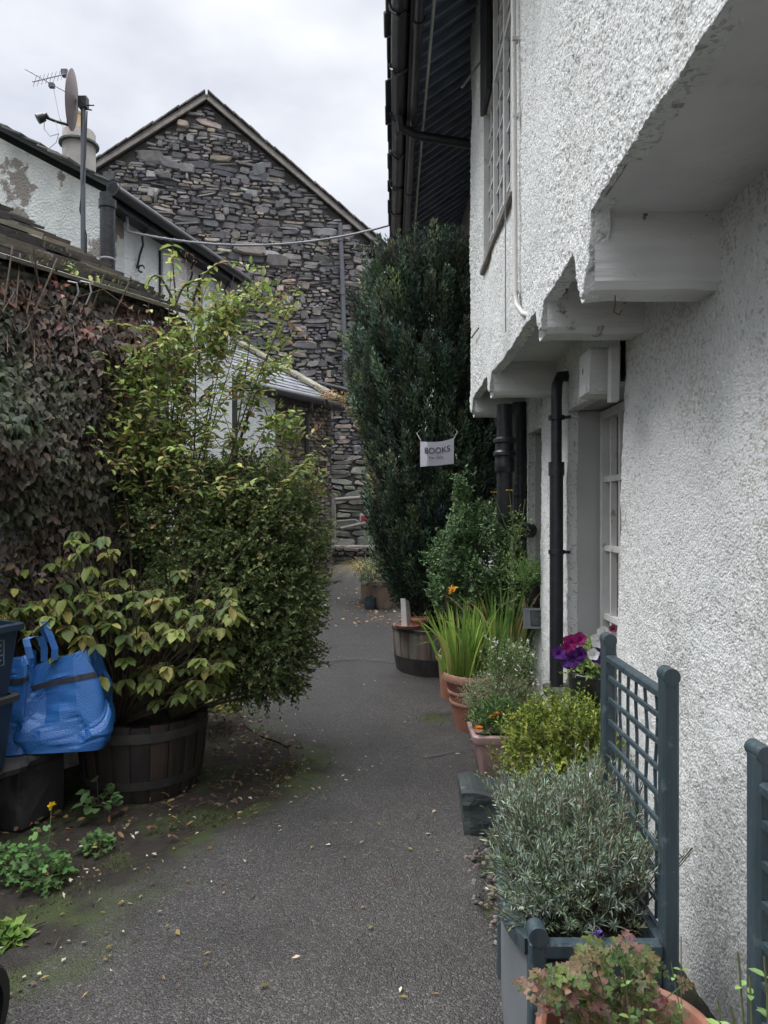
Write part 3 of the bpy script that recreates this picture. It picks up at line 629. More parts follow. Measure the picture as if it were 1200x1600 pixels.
# ---- satellite dish, pole, aerial
def dish():
    Y = 6.0; base = at(128, 412, Y); top = at(128, 152, Y)
    t = thing('satellite_dish', base-ZZ*.5, 'weathered grey satellite dish on a tall steel pole behind the outhouse roof', 'satellite dish')
    mb = MB(); mb.tube([base-ZZ*.5, base+ZZ*.7+Vector((-.004, 0, 0)), top], .02, n=12); mb.build('pole', 'polemetal', t, smooth=True)
    mb = MB(); mb.tube([base+Vector((.024, -.01, -.5)), base+Vector((.026, 0, .25)), base+Vector((-.026, -.01, .45)), base+Vector((.026, -.02, .9)), top+Vector((.03, 0, -.1))], .006, n=6); mb.build('cable', 'blackplastic', t)
    c = at(109, 153, Y); ax = Vector((-1, -.25, .10)).normalized(); up = Vector((.10, 0, 1)).normalized(); sd_ = ax.cross(up).normalized()
    mb = MB(); n = 28; rings = 6; vs = []
    for off in (0, .006):
        for i in range(rings+1):
            r = i/rings
            for k in range(n):
                a = 2*math.pi*k/n; vs.append(c-ax*(.034*(1-r*r)+off)+sd_*(math.cos(a)*.25*r)+up*(math.sin(a)*.23*r))
    m_ = (rings+1)*n; fs = []
    for b in (0, m_):
        fs += [(b+i*n+k, b+i*n+(k+1) % n, b+(i+1)*n+(k+1) % n, b+(i+1)*n+k) for i in range(rings) for k in range(n)]
    fs += [(rings*n+k, rings*n+(k+1) % n, m_+rings*n+(k+1) % n, m_+rings*n+k) for k in range(n)]
    mb.add(vs, fs); mb.build('reflector', 'dishmetal', t, smooth=True)
    mb = MB(); mb.tube([c-ax*.05, c-ax*.10+ZZ*.01, top+ZZ*-.01], .022, n=8); mb.box(top-ZZ*.03, (.07, .06, .09)); mb.tube([top-ZZ*.05+Vector((0, 0, 0)), top+Vector((.09, 0, -.05))], .006, n=6); mb.tube([top-ZZ*.08, top+Vector((.07, 0, -.09))], .006, n=6); mb.build('mount', 'black_iron', t, smooth=True)
    a0 = c-up*.21; a1 = at(66, 179, Y-.12)
    mb = MB(); mb.tube([a0, a0.lerp(a1, .5)-ZZ*.005, a1], .012, n=8); mb.build('arm', 'black_iron', t, smooth=True)
    mb = MB(); mb.tube([a1+Vector((-.045, -.02, -.03)), a1+Vector((.0, 0, .0))], .038, n=12, rs=[.04, .034]); mb.tube([a1, a1+Vector((.03, .0, .015))], .022, n=10); mb.build('receiver', 'black_iron', t, smooth=True)
    mb = MB(); s = a1+Vector((.0, 0, -.04)); e = a0.lerp(a1, .55)
    mb.tube([s, s+Vector((.0, 0, -.06)), s+Vector((.05, 0, -.12)), s+Vector((.12, 0, -.10)), e], .003, n=5); mb.tube([s+Vector((.12, 0, -.10)), s+Vector((.10, 0, -.17)), s+Vector((.04, 0, -.22))], .003, n=5); mb.build('wire', 'alu', t)
dish()
def aerial():
    Y = 8.55; b = at(103, 235, Y); tp = at(103, 108, Y)
    t = thing('television_aerial', b, 'pair of thin spiky aerials on a mast strapped to the round chimney', 'aerial')
    mb = MB(); mb.tube([b-ZZ*.0, tp], .012, n=8); mb.build('mast', 'polemetal', t, smooth=True)
    def yagi(p0, p1, n, el, updir):
        mb = MB(); mb.tube([p0, p1], .007, n=6); d = (p1-p0)
        for i in range(n):
            p = p0+d*(i+.5)/n; mb.tube([p-updir*el, p+updir*el], .003, n=5)
        return mb
    m1 = yagi(at(104, 111, Y), at(48, 124, Y-.5), 9, .075, Vector((.1, .3, 1)).normalized()); m1.box(at(99, 111, Y), (.07, .07, .07)); m1.build('boom', 'polemetal', t)
    m2 = yagi(at(100, 140, Y), at(38, 105, Y+.4), 7, .06, Vector((.5, 1, .2)).normalized()); m2.box(at(78, 130, Y), (.06, .05, .05)); m2.build('boom', 'polemetal', t)
    mb = MB()
    for q in (150, 165): mb.tube([at(80, 130, Y), at(90, 180, Y), at(99, 210, Y)+Vector(((q-150)*.003, 0, 0))], .003, n=4)
    mb.build('wire', 'alu', t)
aerial()

# ================================================================== STONE GABLE HOUSE AT THE END
def gable_house():
    A = Vector((-3.605, 14, 9.43)); w = Vector((1, .224, 0)).normalized(); bk = Vector((-w.y, w.x, 0)); hw = 3.48; p = .777/1.02; zb = .2
    t = thing('stone_house', Vector((A.x, A.y, zb)), 'tall rubble stone house gable closing the end of the lane', 'house')
    ez = A.z-p*hw; B = Vector((A.x, A.y, 0))
    mb = MB(); mb.poly([B-w*hw+ZZ*zb, B+w*hw+ZZ*zb, B+w*hw+ZZ*ez, A, B-w*hw+ZZ*ez], bk, .5); wl = mb.build('wall', 'mortar', t)
    O = B-w*hw+ZZ*zb
    def ins(u, v, ww, hh):
        x = abs(u-hw)+ww*.12
        return x < hw-.0 and v+hh*.5+zb < A.z-p*x*1.0-.02
    cols = [(.085, .084, .090), (.115, .112, .112), (.058, .060, .068), (.145, .135, .128), (.10, .098, .10), (.22, .195, .165), (.070, .070, .076), (.13, .128, .13), (.17, .165, .165)]
    mb = MB(); rubble(mb, O+ZZ*2.4, w, ZZ, -bk, 2*hw, 7, lambda u, v, a, b: ins(u, v+2.4, a, b), cols=[(q[0]*1.66, q[1]*1.62, q[2]*1.58) for q in cols], hmin=.042, hmax=.17, big=.13, wr=(1.0, 4.0), proud=.045, undul=.14)
    mb.build('stones', 'stone', wl)
    mb = MB(); rubble(mb, O, w, ZZ, -bk, 2*hw, 2.4, lambda u, v, a, b: ins(u, v, a, b), cols=[(.20, .20, .165), (.25, .24, .20), (.155, .155, .135), (.185, .18, .155)], hmin=.08, hmax=.26, wr=(2.2, 5), undul=.02, proud=.05)
    mb.build('footing_stones', 'stone', wl)
    # roof
    for sg, nm in ((1, 'roof'), (-1, 'roof')):
        sv = (w*sg-ZZ*p).normalized(); nn = (w*sg*p+ZZ).normalized(); L_ = (hw+.14)*math.sqrt(1+p*p)
        o = A-bk*.10-sv*.07-ZZ*.0; L_ += .07; mb = MB()
        mb.poly([o+nn*.08, o+sv*L_+nn*.08, o+sv*L_+bk*8+nn*.08, o+bk*8+nn*.08], nn, .05); rf = mb.build(nm, 'verge', t)
        mb = MB(); mb.poly([o+nn*.018+bk*.02, o+sv*L_+nn*.018+bk*.02, o+sv*L_+nn*.077+bk*.02, o+nn*.077+bk*.02], -bk, .05); mb.build('verge_board', 'verge', rf)
        mb = MB(); k = 0
        while k < L_:
            mb.col = jc(random.choice([(.11, .10, .095), (.16, .145, .13), (.08, .075, .075)]), .7, 1.3); l = .22
            mb.box(o+sv*(k+l/2)+nn*(.15+R(0, .012))+bk*.25, (l*1.15, .62+R(-.03, .03), .022), ((sv-nn*.05).normalized(), bk, nn)); k += l*.9
        mb.build('slates', 'slate', rf)
    # long side wall going back on the right
    mb = MB(); c = B+w*(hw-.5)+bk*.502; mb.poly([c+ZZ*zb, c+bk*7+ZZ*zb, c+bk*7+ZZ*(ez+.3), c+ZZ*(ez+.3)], w, .47); mb.build('side_wall', 'mortar', t)
    # grey downpipe
    def onwall(px, py):
        k = (px-CX)/F; s = (k*A.y-A.x)/(w.x-k*w.y); q = B+w*s; return Vector((q.x, q.y, H-(py-HZ)*q.y/F))-bk*.11
    mb = MB(); mb.tube([onwall(530, 352), onwall(533, 420), onwall(536, 520), onwall(539, 606)], .05, n=12)
    dp = mb.build('downpipe', 'grey_plastic', t, smooth=True)
    for y in (372, 455, 560):
        mb = MB(); mb.tube([onwall(530+(y-352)*.035, y), onwall(530+(y-352)*.035, y+8)], .062, n=12); mb.build('collar', 'grey_plastic', dp, smooth=True)
    mb = MB(); a = onwall(495, 601); b = onwall(541, 612); mb.tube([a, b], .075, n=10); mb.tube([b+ZZ*.02, b-ZZ*.2], .06, n=10); mb.build('waste_pipe', 'black_iron', t, smooth=True)
gable_house()

# ================================================================== SMALL STONE STORE
def stone_store():
    P = Vector((-.84, 11.5, 3.23)); L_, dep, pit = 2.15, 2.0, .55
    t = thing('stone_store', Vector((P.x, P.y, gzf(11.5))), 'small rubble stone outbuilding with grey slate roof and black downpipe', 'outbuilding')
    ov = .1; Pw = P+NN*ov-D*.08; Pw.z = .2
    mb = MB(); mb.poly([Pw-D*L_, Pw, Pw+ZZ*2.95, Pw-D*L_+ZZ*2.95], NN, .3)
    mb.poly([Pw+NN*.302, Pw+NN*dep, Pw+NN*dep+ZZ*(2.95+pit*dep), Pw+NN*.302+ZZ*3.1], -D, .3); wl = mb.build('wall', 'mortar', t)
    cols = [(.22, .19, .165), (.26, .225, .19), (.16, .145, .13), (.30, .26, .22), (.19, .15, .135), (.12, .11, .105)]
    mb = MB(); rubble(mb, Pw-D*L_, D, ZZ, LN, L_, 2.9, lambda u, v, a, b: u+a*.4 < L_ and u > L_-1.5, cols=cols, hmin=.04, hmax=.11, wr=(1, 2.6), proud=.03)
    mb.build('stones', 'stone', wl)
    mb = MB(); mb.poly([Pw-D*L_+LN*.075, Pw-D*1.46+LN*.075, Pw-D*1.46+LN*.075+ZZ*2.9, Pw-D*L_+LN*.075+ZZ*2.9], NN, .07); mb.build('limewashed_wall', 'house_white', t)
    Sv = (NN+ZZ*pit).normalized(); Nn = D.cross(Sv); Nn = Nn if Nn.z > 0 else -Nn; Ro = P-D*L_
    mb = MB(); mb.poly([Ro+NN*.03, P+NN*.03, P+NN*.03+Sv*dep*1.15, Ro+NN*.03+Sv*dep*1.15], -Nn, .05); rf = mb.build('roof', 'slate_plain', t)
    mb = MB(); slates(mb, Ro, D, Sv, L_, dep*1.15, course=.2, wmin=.2, wmax=.34, th=(.008, .012), lift=.014, jit=.004, cols=[(.16, .165, .18), (.13, .135, .15), (.18, .185, .20)]); mb.build('slates', 'slate', rf)
    mb = MB(); s = 0
    while s < dep*1.15:
        mb.col = jc(random.choice([(.20, .19, .14), (.26, .24, .19), (.15, .16, .09)]), .8, 1.2); l = R(.2, .4)
        mb.bevbox(P+Sv*(s+l/2)+Nn*.06-D*.04, (.26, l, .07), .02, (D, Sv, Nn), jit=.008); s += l
    mb.build('verge_stones', 'stone', rf)
    mb = MB(); g = P+LN*.05-ZZ*.05; mb.tube([Ro+LN*.05-ZZ*.05, g-D*.55], .065, n=12)
    mb.tube([g-D*.45-ZZ*.01, g+D*.0-ZZ*.02], .065, n=12); mb.build('gutter', 'black_iron', t, smooth=True)
    dq = P-D*.82; mb = MB(); a = dq+LN*.05-ZZ*.08; w_ = dq+NN*.02
    mb.tube([a, a-ZZ*.12, w_-ZZ*.27, w_-ZZ*.4, Vector((w_.x, w_.y, .9))], .035, n=12); mb.build('downpipe', 'black_iron', t, smooth=True)
    L = Leaves(); n = 700
    pos = np.array(P)+np.outer(rng.uniform(-.5, .1, n), np.array(D))+rng.normal(0, .07, (n, 3))+np.array([0, 0, .02]); 
    L.add(pos, rng.normal(0, .7, (n, 3))+np.array([.2, -.2, .4]), rng.normal(0, 1, (n, 3)), rng.uniform(.03, .09, n), rng.uniform(.008, .02, n), palette(n, [(.30, .15, .06), (.12, .09, .05), (.09, .15, .04), (.2, .1, .05)]), kind='dia')
    tag(L.build('gutter_growth', t), kind='stuff')
stone_store()

# ================================================================== RIGHT: ROUGHCAST COTTAGE WITH JETTY
XJ, XW = .60, .98; ZS, ZB = 2.41, 2.18
cot = thing('roughcast_cottage', Vector((1.2, 4, 0)), 'white roughcast cottage with jettied upper floor overhanging the pots', 'house')
def rough(name, O, U, V, N, us, vs, size, amp, und, m, parent, wrap=(0, 0, 0, 0), hole=None, vmap=None, seed=0):
    O, U, V, N = [np.array(x, float) for x in (O, U, V, N)]
    du = np.zeros(len(us)); dv = np.zeros(len(vs)); k = np.array([.055, .035, .018, .006])
    if wrap[0]: us = np.concatenate([[us[0]]*4, us]); du = np.concatenate([k, du])
    if wrap[1]: us = np.concatenate([us, [us[-1]]*4]); du = np.concatenate([du, k[::-1]])
    if wrap[2]: vs = np.concatenate([[vs[0]]*4, vs]); dv = np.concatenate([k, dv])
    if wrap[3]: vs = np.concatenate([vs, [vs[-1]]*4]); dv = np.concatenate([dv, k[::-1]])
    Ug, Vg = np.meshgrid(us, vs); Dg = np.maximum(*np.meshgrid(du, dv))
    Ve = vmap(Ug, Vg) if vmap else Vg
    pu = Ug+Dg*.7; pv = Ve-Dg*.9
    pb = pebble(pu, pv, size, seed); pb2 = pebble(pu+9, pv+4, size*.6, seed+20)
    h = np.maximum(pb, pb2*.7)
    low = fbm(np.stack([Ug*1.3, Ve*1.3, Ug*0], -1), seed+40)-.5; mid = fbm(np.stack([Ug*9, Ve*9, Ug*0], -1), seed+50)-.5
    big_ = fbm(np.stack([Ug*.9, Ve*1.1, Ug*0+seed], -1), seed+70); av = np.clip(.35+2.2*(big_-.28), .35, 1.35)
    off = amp*h*av+und*low+.010*mid-Dg
    ew = (fbm(np.stack([Ug*25, Ve*25, Ug*0], -1), seed+60)-.5)*.02*(Dg > 0)
    P = O+Ug[..., None]*U+(Ve+ew)[..., None]*V+off[..., None]*N
    ny, nx = Ug.shape; i = (np.arange(ny-1)[:, None]*nx+np.arange(nx-1)[None])
    if hole is not None:
        uc = (Ug[:-1, :-1]+Ug[1:, 1:])/2; vc = (Ve[:-1, :-1]+Ve[1:, 1:])/2; i = i[~hole(uc, vc)]
    i = i.ravel()
    return link(name, P.reshape(-1, 3), np.stack([i, i+nx, i+nx+1, i+1], 1), m, parent, attrs={'Hgt': h.ravel()})
# jetty face
ys_ = [.25]
while ys_[-1] < 5.5: ys_.append(ys_[-1]+.0035+.0011*ys_[-1])
ys_[-1] = 5.5; ys_ = np.array(ys_); zs_ = np.arange(2.41, 5.14, .0068)
BE = [(2.19, 2.36, .235), (2.86, 3.03, .17), (4.36, 4.53, .17), (5.34, 5.5, .17)]
def vmap(U_, V_):
    zb = np.where(U_ < 2.28, 0, -.07)+.02*(vnoise(np.stack([U_*6, U_*0, U_*0], -1), 77)-.5)
    for a, b, d in BE:
        c = (a+b)/2; hw = (b-a)/2
        t = np.clip(1.25-np.abs(U_-c)/hw, 0, 1); far = np.clip(1-(U_-b)/.16, 0, 1)*(U_ > b)*.35
        zb = np.minimum(zb, -d*np.maximum(t**.7, far))
    return V_+zb*np.clip(1-(V_-2.41)/.55, 0, 1)
WY0, WY1, WZ0, WZ1 = 3.60, 4.78, 3.09, 4.92
rough('jetty_wall', (XJ, 0, 0), (0, 1, 0), (0, 0, 1), (-1, 0, 0), ys_, zs_, .0165, .0115, .03, 'roughcast', cot, wrap=(0, 1, 1, 0),
      hole=lambda u, v: (u > WY0) & (u < WY1) & (v > WZ0) & (v < WZ1), vmap=vmap, seed=1)
# lower wall near
ya = [.4]
while ya[-1] < 3.1: ya.append(ya[-1]+.0042+.0011*ya[-1])
ya = np.array(ya); rough('wall', (XW, 0, 0), (0, 1, 0), (0, 0, 1), (-1, 0, 0), ya, np.arange(-.1, 2.43, .0085), .0135, .0058, .055, 'roughcast_worn', cot, wrap=(0, 1, 0, 0), seed=2)
def wseg(y0, y1, z0, z1, wrap, seed, x=XW): return rough('wall', (x, 0, 0), (0, 1, 0), (0, 0, 1), (-1, 0, 0), np.arange(y0, y1+.001, .011), np.arange(z0, z1+.001, .012), .016, .009, .03, 'roughcast', cot, wrap=wrap, seed=seed)
wseg(4.03, 4.75, -.05, 2.42, (1, 1, 0, 0), 3); wseg(5.22, 5.55, -.05, 2.42, (1, 1, 0, 0), 4)
wseg(3.115, 4.018, 2.06, 2.42, (0, 0, 1, 0), 5); wseg(4.765, 5.208, 2.06, 2.42, (0, 0, 1, 0), 6)
wseg(3.115, 4.018, -.05, .49, (0, 0, 0, 0), 7); wseg(4.765, 5.208, -.05, .74, (0, 0, 0, 0), 8)
# reveals and recess backs
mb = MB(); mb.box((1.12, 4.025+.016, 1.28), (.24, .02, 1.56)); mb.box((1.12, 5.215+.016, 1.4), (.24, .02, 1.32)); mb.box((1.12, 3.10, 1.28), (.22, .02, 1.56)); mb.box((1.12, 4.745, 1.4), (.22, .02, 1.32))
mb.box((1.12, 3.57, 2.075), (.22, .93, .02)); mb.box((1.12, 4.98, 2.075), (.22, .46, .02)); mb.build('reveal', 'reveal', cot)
# unseen inner mass added so that no light passes the house
mb = MB(); mb.box((2.6, 5.4, 1.2), (2.6, 13.2, 2.4)); mb.box((2.5, 5.4, 3.8), (2.9, 13.2, 2.7)); mb.box((.84, 1.2, 3.77), (.44, 4.7, 2.7)); mb.box((.84, 5.13, 3.77), (.44, .66, 2.7)); mb.build('light_block', 'house_white', cot)
# soffit and beams
n = 60; ysf = np.linspace(-.5, 5.5, 220); xsf = np.linspace(.615, 1.02, 16); X_, Y_ = np.meshgrid(xsf, ysf)
Z_ = ZS+.02*(fbm(np.stack([X_*3, Y_*2, X_*0], -1), 14)-.5)-.0; nx = 16; i = (np.arange(219)[:, None]*nx+np.arange(15)[None]).ravel()
link('soffit', np.stack([X_, Y_, Z_], -1).reshape(-1, 3), np.stack([i, i+1, i+nx+1, i+nx], 1), 'smooth_white', cot, smooth=True)
for a, b, d in BE:
    nn_ = 14; vs = []; hh = .235 if a < 2.5 else .20
    for k in range(nn_+1):
        x = .612+(1.02-.612)*k/nn_
        for (yy, zz) in ((a+.004, ZS+.03), (a+.002, ZS-hh+.022), (a+.02, ZS-hh), (b-.02, ZS-hh), (b, ZS-hh+.02), (b, ZS+.03)):
            vs.append((x, yy+.012*(float(vnoise(np.array([x*9, yy*3, zz*4]), 5))-.5), zz+.016*(float(vnoise(np.array([x*7, yy*5, zz]), 6))-.5)))
    fs = [(k*6+j, k*6+j+1, k*6+7+j, k*6+6+j) for k in range(nn_) for j in range(5)]
    link('beam', vs, fs, 'beam_white', cot, smooth=False)
mb = MB(); mb.bevbox((.925, 3.26, 2.12), (.14, .17, .2), .012, jit=.006); mb.bevbox((.95, 3.115, 2.09), (.05, .025, .24), .008, (Vector((1, .2, .2)).normalized(), Vector((-.2, 1, 0)).normalized(), ZZ), jit=.004); mb.build('bracket', 'beam_white', cot)
for px, py, Yh in ((960, 478, 2.25), (882, 565, 2.95)):
    mb = MB(); p = at(px, py, Yh); mb.tube([p+ZZ*.03, p, p+Vector((-.004, 0, -.02)), p+Vector((.012, 0, -.03)), p+Vector((.02, 0, -.015))], .0022, n=5); mb.build('hook', 'rust', cot)
# lower windows
def lower_window(x, y0, y1, z0, z1, ncol, nrow):
    w = tag(link('window', [(x+.03, y0, z0), (x+.03, y1, z0), (x+.03, y1, z1), (x+.03, y0, z1)], [(0, 1, 2, 3)], 'glass', cot))
    mb = MB(); f = .045
    for yy in (y0+f/2, y1-f/2): mb.box((x, yy, (z0+z1)/2), (.05, f, z1-z0))
    for zz in (z0+f/2, z1-f/2): mb.box((x, (y0+y1)/2, zz), (.048, y1-y0-2*f, f))
    for k in range(1, ncol): mb.box((x+.004, y0+(y1-y0)*k/ncol, (z0+z1)/2), (.03, .022, z1-z0-2*f))
    for k in range(1, nrow): mb.box((x+.001, (y0+y1)/2, z0+(z1-z0)*k/nrow), (.032, y1-y0-2*f, .03))
    mb.build('frame', 'window_white', w)
    mb = MB(); mb.box((x+.16, (y0+y1)/2, (z0+z1)/2), (.01, y1-y0, z1-z0)); mb.build('light_stop', 'reveal', w)  # unseen panel added behind the glass against light leaks
lower_window(1.17, 3.12, 4.005, .56, 2.05, 6, 4); lower_window(1.17, 4.77, 5.2, .88, 2.05, 3, 4)
mb = MB(); mb.bevbox((1.01, 3.57, .515), (.34, 1.0, .06), .012, jit=.004); mb.build('sill', 'slate_plain', cot)
mb = MB(); mb.bevbox((1.02, 4.99, .81), (.26, .58, .12), .012, jit=.004); mb.build('sill', 'slate_plain', cot)
# upper window
def upper_window():
    x = XJ+.02
    w = link('window', [(x+.022, WY0, WZ0), (x+.022, WY1, WZ0), (x+.022, WY1, WZ1), (x+.022, WY0, WZ1)], [(0, 1, 2, 3)], 'pane_light', cot)
    mb = MB(); f = .05; zc, yc = (WZ0+WZ1)/2, (WY0+WY1)/2
    for yy in (WY0+f/2, WY1-f/2): mb.box((x-.002, yy, zc), (.040, f, WZ1-WZ0))
    for zz in (WZ0+f/2, WZ1-f/2): mb.box((x-.002, yc, zz), (.038, WY1-WY0-2*f, f))
    for k in (1, 2): mb.box((x+.006, WY0+(WY1-WY0)*k/3, zc), (.026, .045, WZ1-WZ0-2*f))
    mb.box((x+.006, yc, WZ0+1.02), (.024, WY1-WY0-2*f, .035)); mb.build('frame', 'window_white', w)
    mb = MB()
    for k in range(9):
        if k % 3: mb.box((x+.016, WY0+(WY1-WY0)*k/9, zc), (.010, .020, WZ1-WZ0-2*f))
    for k in range(1, 11): mb.box((x+.015, yc, WZ0+(WZ1-WZ0)*k/11+R(-.004, .004)), (.013, WY1-WY0-2*f, .016))
    mb.build('glazing_bars', 'window_white', w)
    mb = MB(); mb.box((x-.03, WY1-.19, WZ1-.43), (.028, .31, .80)); cs = mb.build('casement', 'blackplastic', w)
    mb = MB(); mb.bevbox((x-.018, yc, WZ0-.012), (.05, WY1-WY0+.03, .026), .008, jit=.004); mb.build('sill', 'verge', w)
    mb = MB(); mb.box((x+.5, yc, zc), (.01, 1.3, 2)); mb.build('light_stop', 'reveal', w)  # added backing, out of sight, keeps light from leaking through the window
upper_window()
# set back upper wall and lower wall beyond the jetty
rough('wall', (.90, 0, 0), (0, 1, 0), (0, 0, 1), (-1, 0, 0), np.arange(5.52, 12, .05), np.arange(2.0, 5.42, .05), .05, .004, .05, 'pinkplaster', cot, seed=12)
rough('wall', (.99, 0, 0), (0, 1, 0), (0, 0, 1), (-1, 0, 0), np.arange(5.56, 12, .04), np.arange(-.1, 2.0, .04), .03, .008, .05, 'roughcast', cot, seed=13)
mb = MB(); mb.box((2.45, 12.02, 2.9), (3.1, .1, 6)); mb.build('end_wall', 'house_white', cot)
# roof
pt = .68; e0 = Vector((.03, -1.2, 4.72)); sv = Vector((1, 0, pt)).normalized(); nn = Vector((-pt, 0, 1)).normalized(); Lr = 13.3; Lsl = 3.9
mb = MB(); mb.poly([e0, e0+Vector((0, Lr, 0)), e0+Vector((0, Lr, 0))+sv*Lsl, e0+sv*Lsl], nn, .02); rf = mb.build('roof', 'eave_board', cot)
mb = MB(); r0 = e0+sv*Lsl; s2 = Vector((1, 0, -pt)).normalized(); n2 = Vector((pt, 0, 1)).normalized(); mb.poly([r0, r0+Vector((0, Lr, 0)), r0+Vector((0, Lr, 0))+s2*Lsl, r0+s2*Lsl], n2, .02); mb.build('rear_slope', 'slate_plain', rf)
mb = MB(); slates(mb, e0+nn*.03-sv*.05, (0, 1, 0), sv, Lr, Lsl, course=.24, wmin=.2, wmax=.36); mb.build('slates', 'slate', rf)
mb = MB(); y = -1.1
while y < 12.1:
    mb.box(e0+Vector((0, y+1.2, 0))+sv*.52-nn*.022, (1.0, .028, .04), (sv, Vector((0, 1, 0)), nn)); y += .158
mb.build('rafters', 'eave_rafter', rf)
mb = MB(); mb.box((.125, 5.45, 4.70), (.02, 13.2, .15)); mb.build('fascia', 'gutter', cot)
# gutter: half round, joints
mb = MB(); n = 10; gx, gzz, gr = .055, 4.70, .062; vs = []; stops = np.arange(-1.2, 12.15, .6)
for y in stops:
    for q in (gr, gr-.008):
        for k in range(n+1):
            a = math.pi+math.pi*k/n; vs.append((gx+math.cos(a)*q+.004*math.sin(y*2.1), y, gzz+math.sin(a)*q+.006*math.sin(y*1.3)))
m_ = 2*(n+1); fs = []
for i in range(len(stops)-1):
    for b in (0, n+1):
        fs += [(i*m_+b+k, i*m_+b+k+1, (i+1)*m_+b+k+1, (i+1)*m_+b+k) for k in range(n)]
    fs += [(i*m_, (i+1)*m_, (i+1)*m_+n+1, i*m_+n+1), (i*m_+n, (i+1)*m_+n, (i+1)*m_+2*n+1, i*m_+2*n+1)]
mb.add(vs, fs); gut = mb.build('gutter', 'gutter', cot, smooth=True)
for y in np.arange(4.55, 12, .62):
    mb = MB(); pts = [(gx+math.cos(a)*(gr+.010), y+R(-.03, .03), gzz+math.sin(a)*(gr+.012)) for a in np.linspace(math.pi*.98, 2.02*math.pi, 9)]
    mb.tube(pts, .009, n=6); mb.tube([pts[-1], (.12, y, gzz+.02)], .008, n=6); mb.build('gutter_clip', 'black_iron', gut, smooth=True)
mb = MB(); mb.tube([(.165, -1, 4.64), (.17, 12, 4.64)], .034, n=12)
for y in np.arange(4.6, 12, 1.25): mb.tube([(.167, y, 4.64), (.167, y+.06, 4.64)], .041, n=12)
mb.build('eave_pipe', 'gutter', cot, smooth=True)
mb = MB(); mb.tube([(.255, -1, 4.70), (.262, 4.5, 4.695), (.25, 7, 4.70), (.258, 12, 4.70)], .011, n=8); mb.build('conduit', 'conduit', cot, smooth=True)
mb = MB(); mb.tube([(.06, 5.75, 4.66), (.07, 5.8, 4.58), (.20, 5.86, 4.55), (.62, 5.9, 4.50), (.82, 5.9, 4.49), (.86, 5.9, 4.36), (.86, 5.9, 2.2)], .036, n=12); mb.build('swan_neck', 'black_iron', cot, smooth=True)
mb = MB(); mb.tube([(.60, 4.9, 4.55), (.47, 4.88, 4.36)], .008, n=6); mb.build('stay', 'alu', cot)
# white conduit down the jetty
mb = MB(); Yc = 3.42; xx = XJ-.026
mb.tube([(xx, Yc-.02, 5.05), (xx-.003, Yc, 4.0), (xx, Yc-.02, 3.2), (xx, Yc-.03, 2.52), (xx+.003, Yc-.06, 2.46), (xx+.02, Yc-.13, 2.40), (xx+.05, Yc-.18, 2.375)], .0125, n=10)
cd = mb.build('conduit', 'conduit', cot, smooth=True)
for z in (4.42, 3.72, 3.36, 2.53):
    mb = MB(); mb.box((xx+.004, Yc-.012, z), (.03, .034, .016)); mb.build('clip', 'conduit', cd)
mb = MB(); mb.tube([(xx+.006, 3.72, 3.25), (xx+.006, 3.71, 2.42)], .0035, n=5); mb.build('wire', 'alu', cot); mb = MB(); mb.tube([(xx-.01, 5.15, 2.74), (xx+.01, 4.9, 2.745)], .006, n=5); mb.build('wire', 'alu', cot)
# black downpipe by the window
mb = MB(); px_ = .905; py_ = 4.0
mb.tube([(1.0, py_+.05, 2.26), (.93, py_+.02, 2.25), (px_+.003, py_, 2.20), (px_, py_, 2.12), (px_, py_, 1.74)], .030, n=14); mb.tube([(px_, py_, 1.76), (px_, py_, 0)], .0375, n=16); mb.tube([(px_, py_, 1.70), (px_, py_, 1.775)], .044, n=16)
dp = mb.build('downpipe', 'black_iron', cot, smooth=True)
for z in (2.02, 1.28, .5):
    mb = MB(); mb.tube([(px_, py_, z-.012), (px_, py_, z+.012)], .045, n=16); mb.tube([(px_, py_+.02, z), (.975, py_-.03, z)], .009, n=6); mb.build('bracket', 'black_iron', dp, smooth=True)
# soil pipes under the far end of the jetty
mb = MB(); sx_, sy_ = .775, 5.0
zt, zb_ = 2.24, at(0, 812, sy_).z
mb.lathe((sx_, sy_, zb_), [(.050, .0), (.056, .02), (.056, zt-zb_)], n=20)
mb.tube([(sx_, sy_, zb_+.03), (sx_+.01, sy_+.01, zb_-.02), (sx_+.06, sy_+.06, zb_-.06), (sx_+.22, sy_+.2, zb_-.08)], .053, n=14)
sp_ = mb.build('soil_pipe', 'black_iron', cot, smooth=True)
mb = MB(); zc = at(0, 712, sy_).z
mb.lathe((sx_, sy_, zc), [(.060, -.12), (.072, -.10), (.068, -.05), (.066, -.01), (.080, .0), (.080, .02), (.066, .035), (.066, .08), (.080, .09), (.080, .11), (.060, .125)], n=22, cap_bottom=False); mb.build('collar', 'black_iron', sp_, smooth=True)
mb = MB(); mb.lathe((.935, 5.3, 0), [(.058, 0), (.058, 1.62), (.066, 1.62), (.066, 1.70), (.058, 1.70), (.058, 2.3)], n=18); mb.tube([(.87, 5.28, 1.585), (.97, 5.28, 1.585)], .008, n=6); mb.build('soil_pipe', 'black_iron', cot, smooth=True)
mb = MB(); mb.tube([(.855, 5.2, 2.2), (.86, 5.2, .75)], .011, n=8); mb.build('conduit', 'conduit', cot, smooth=True)

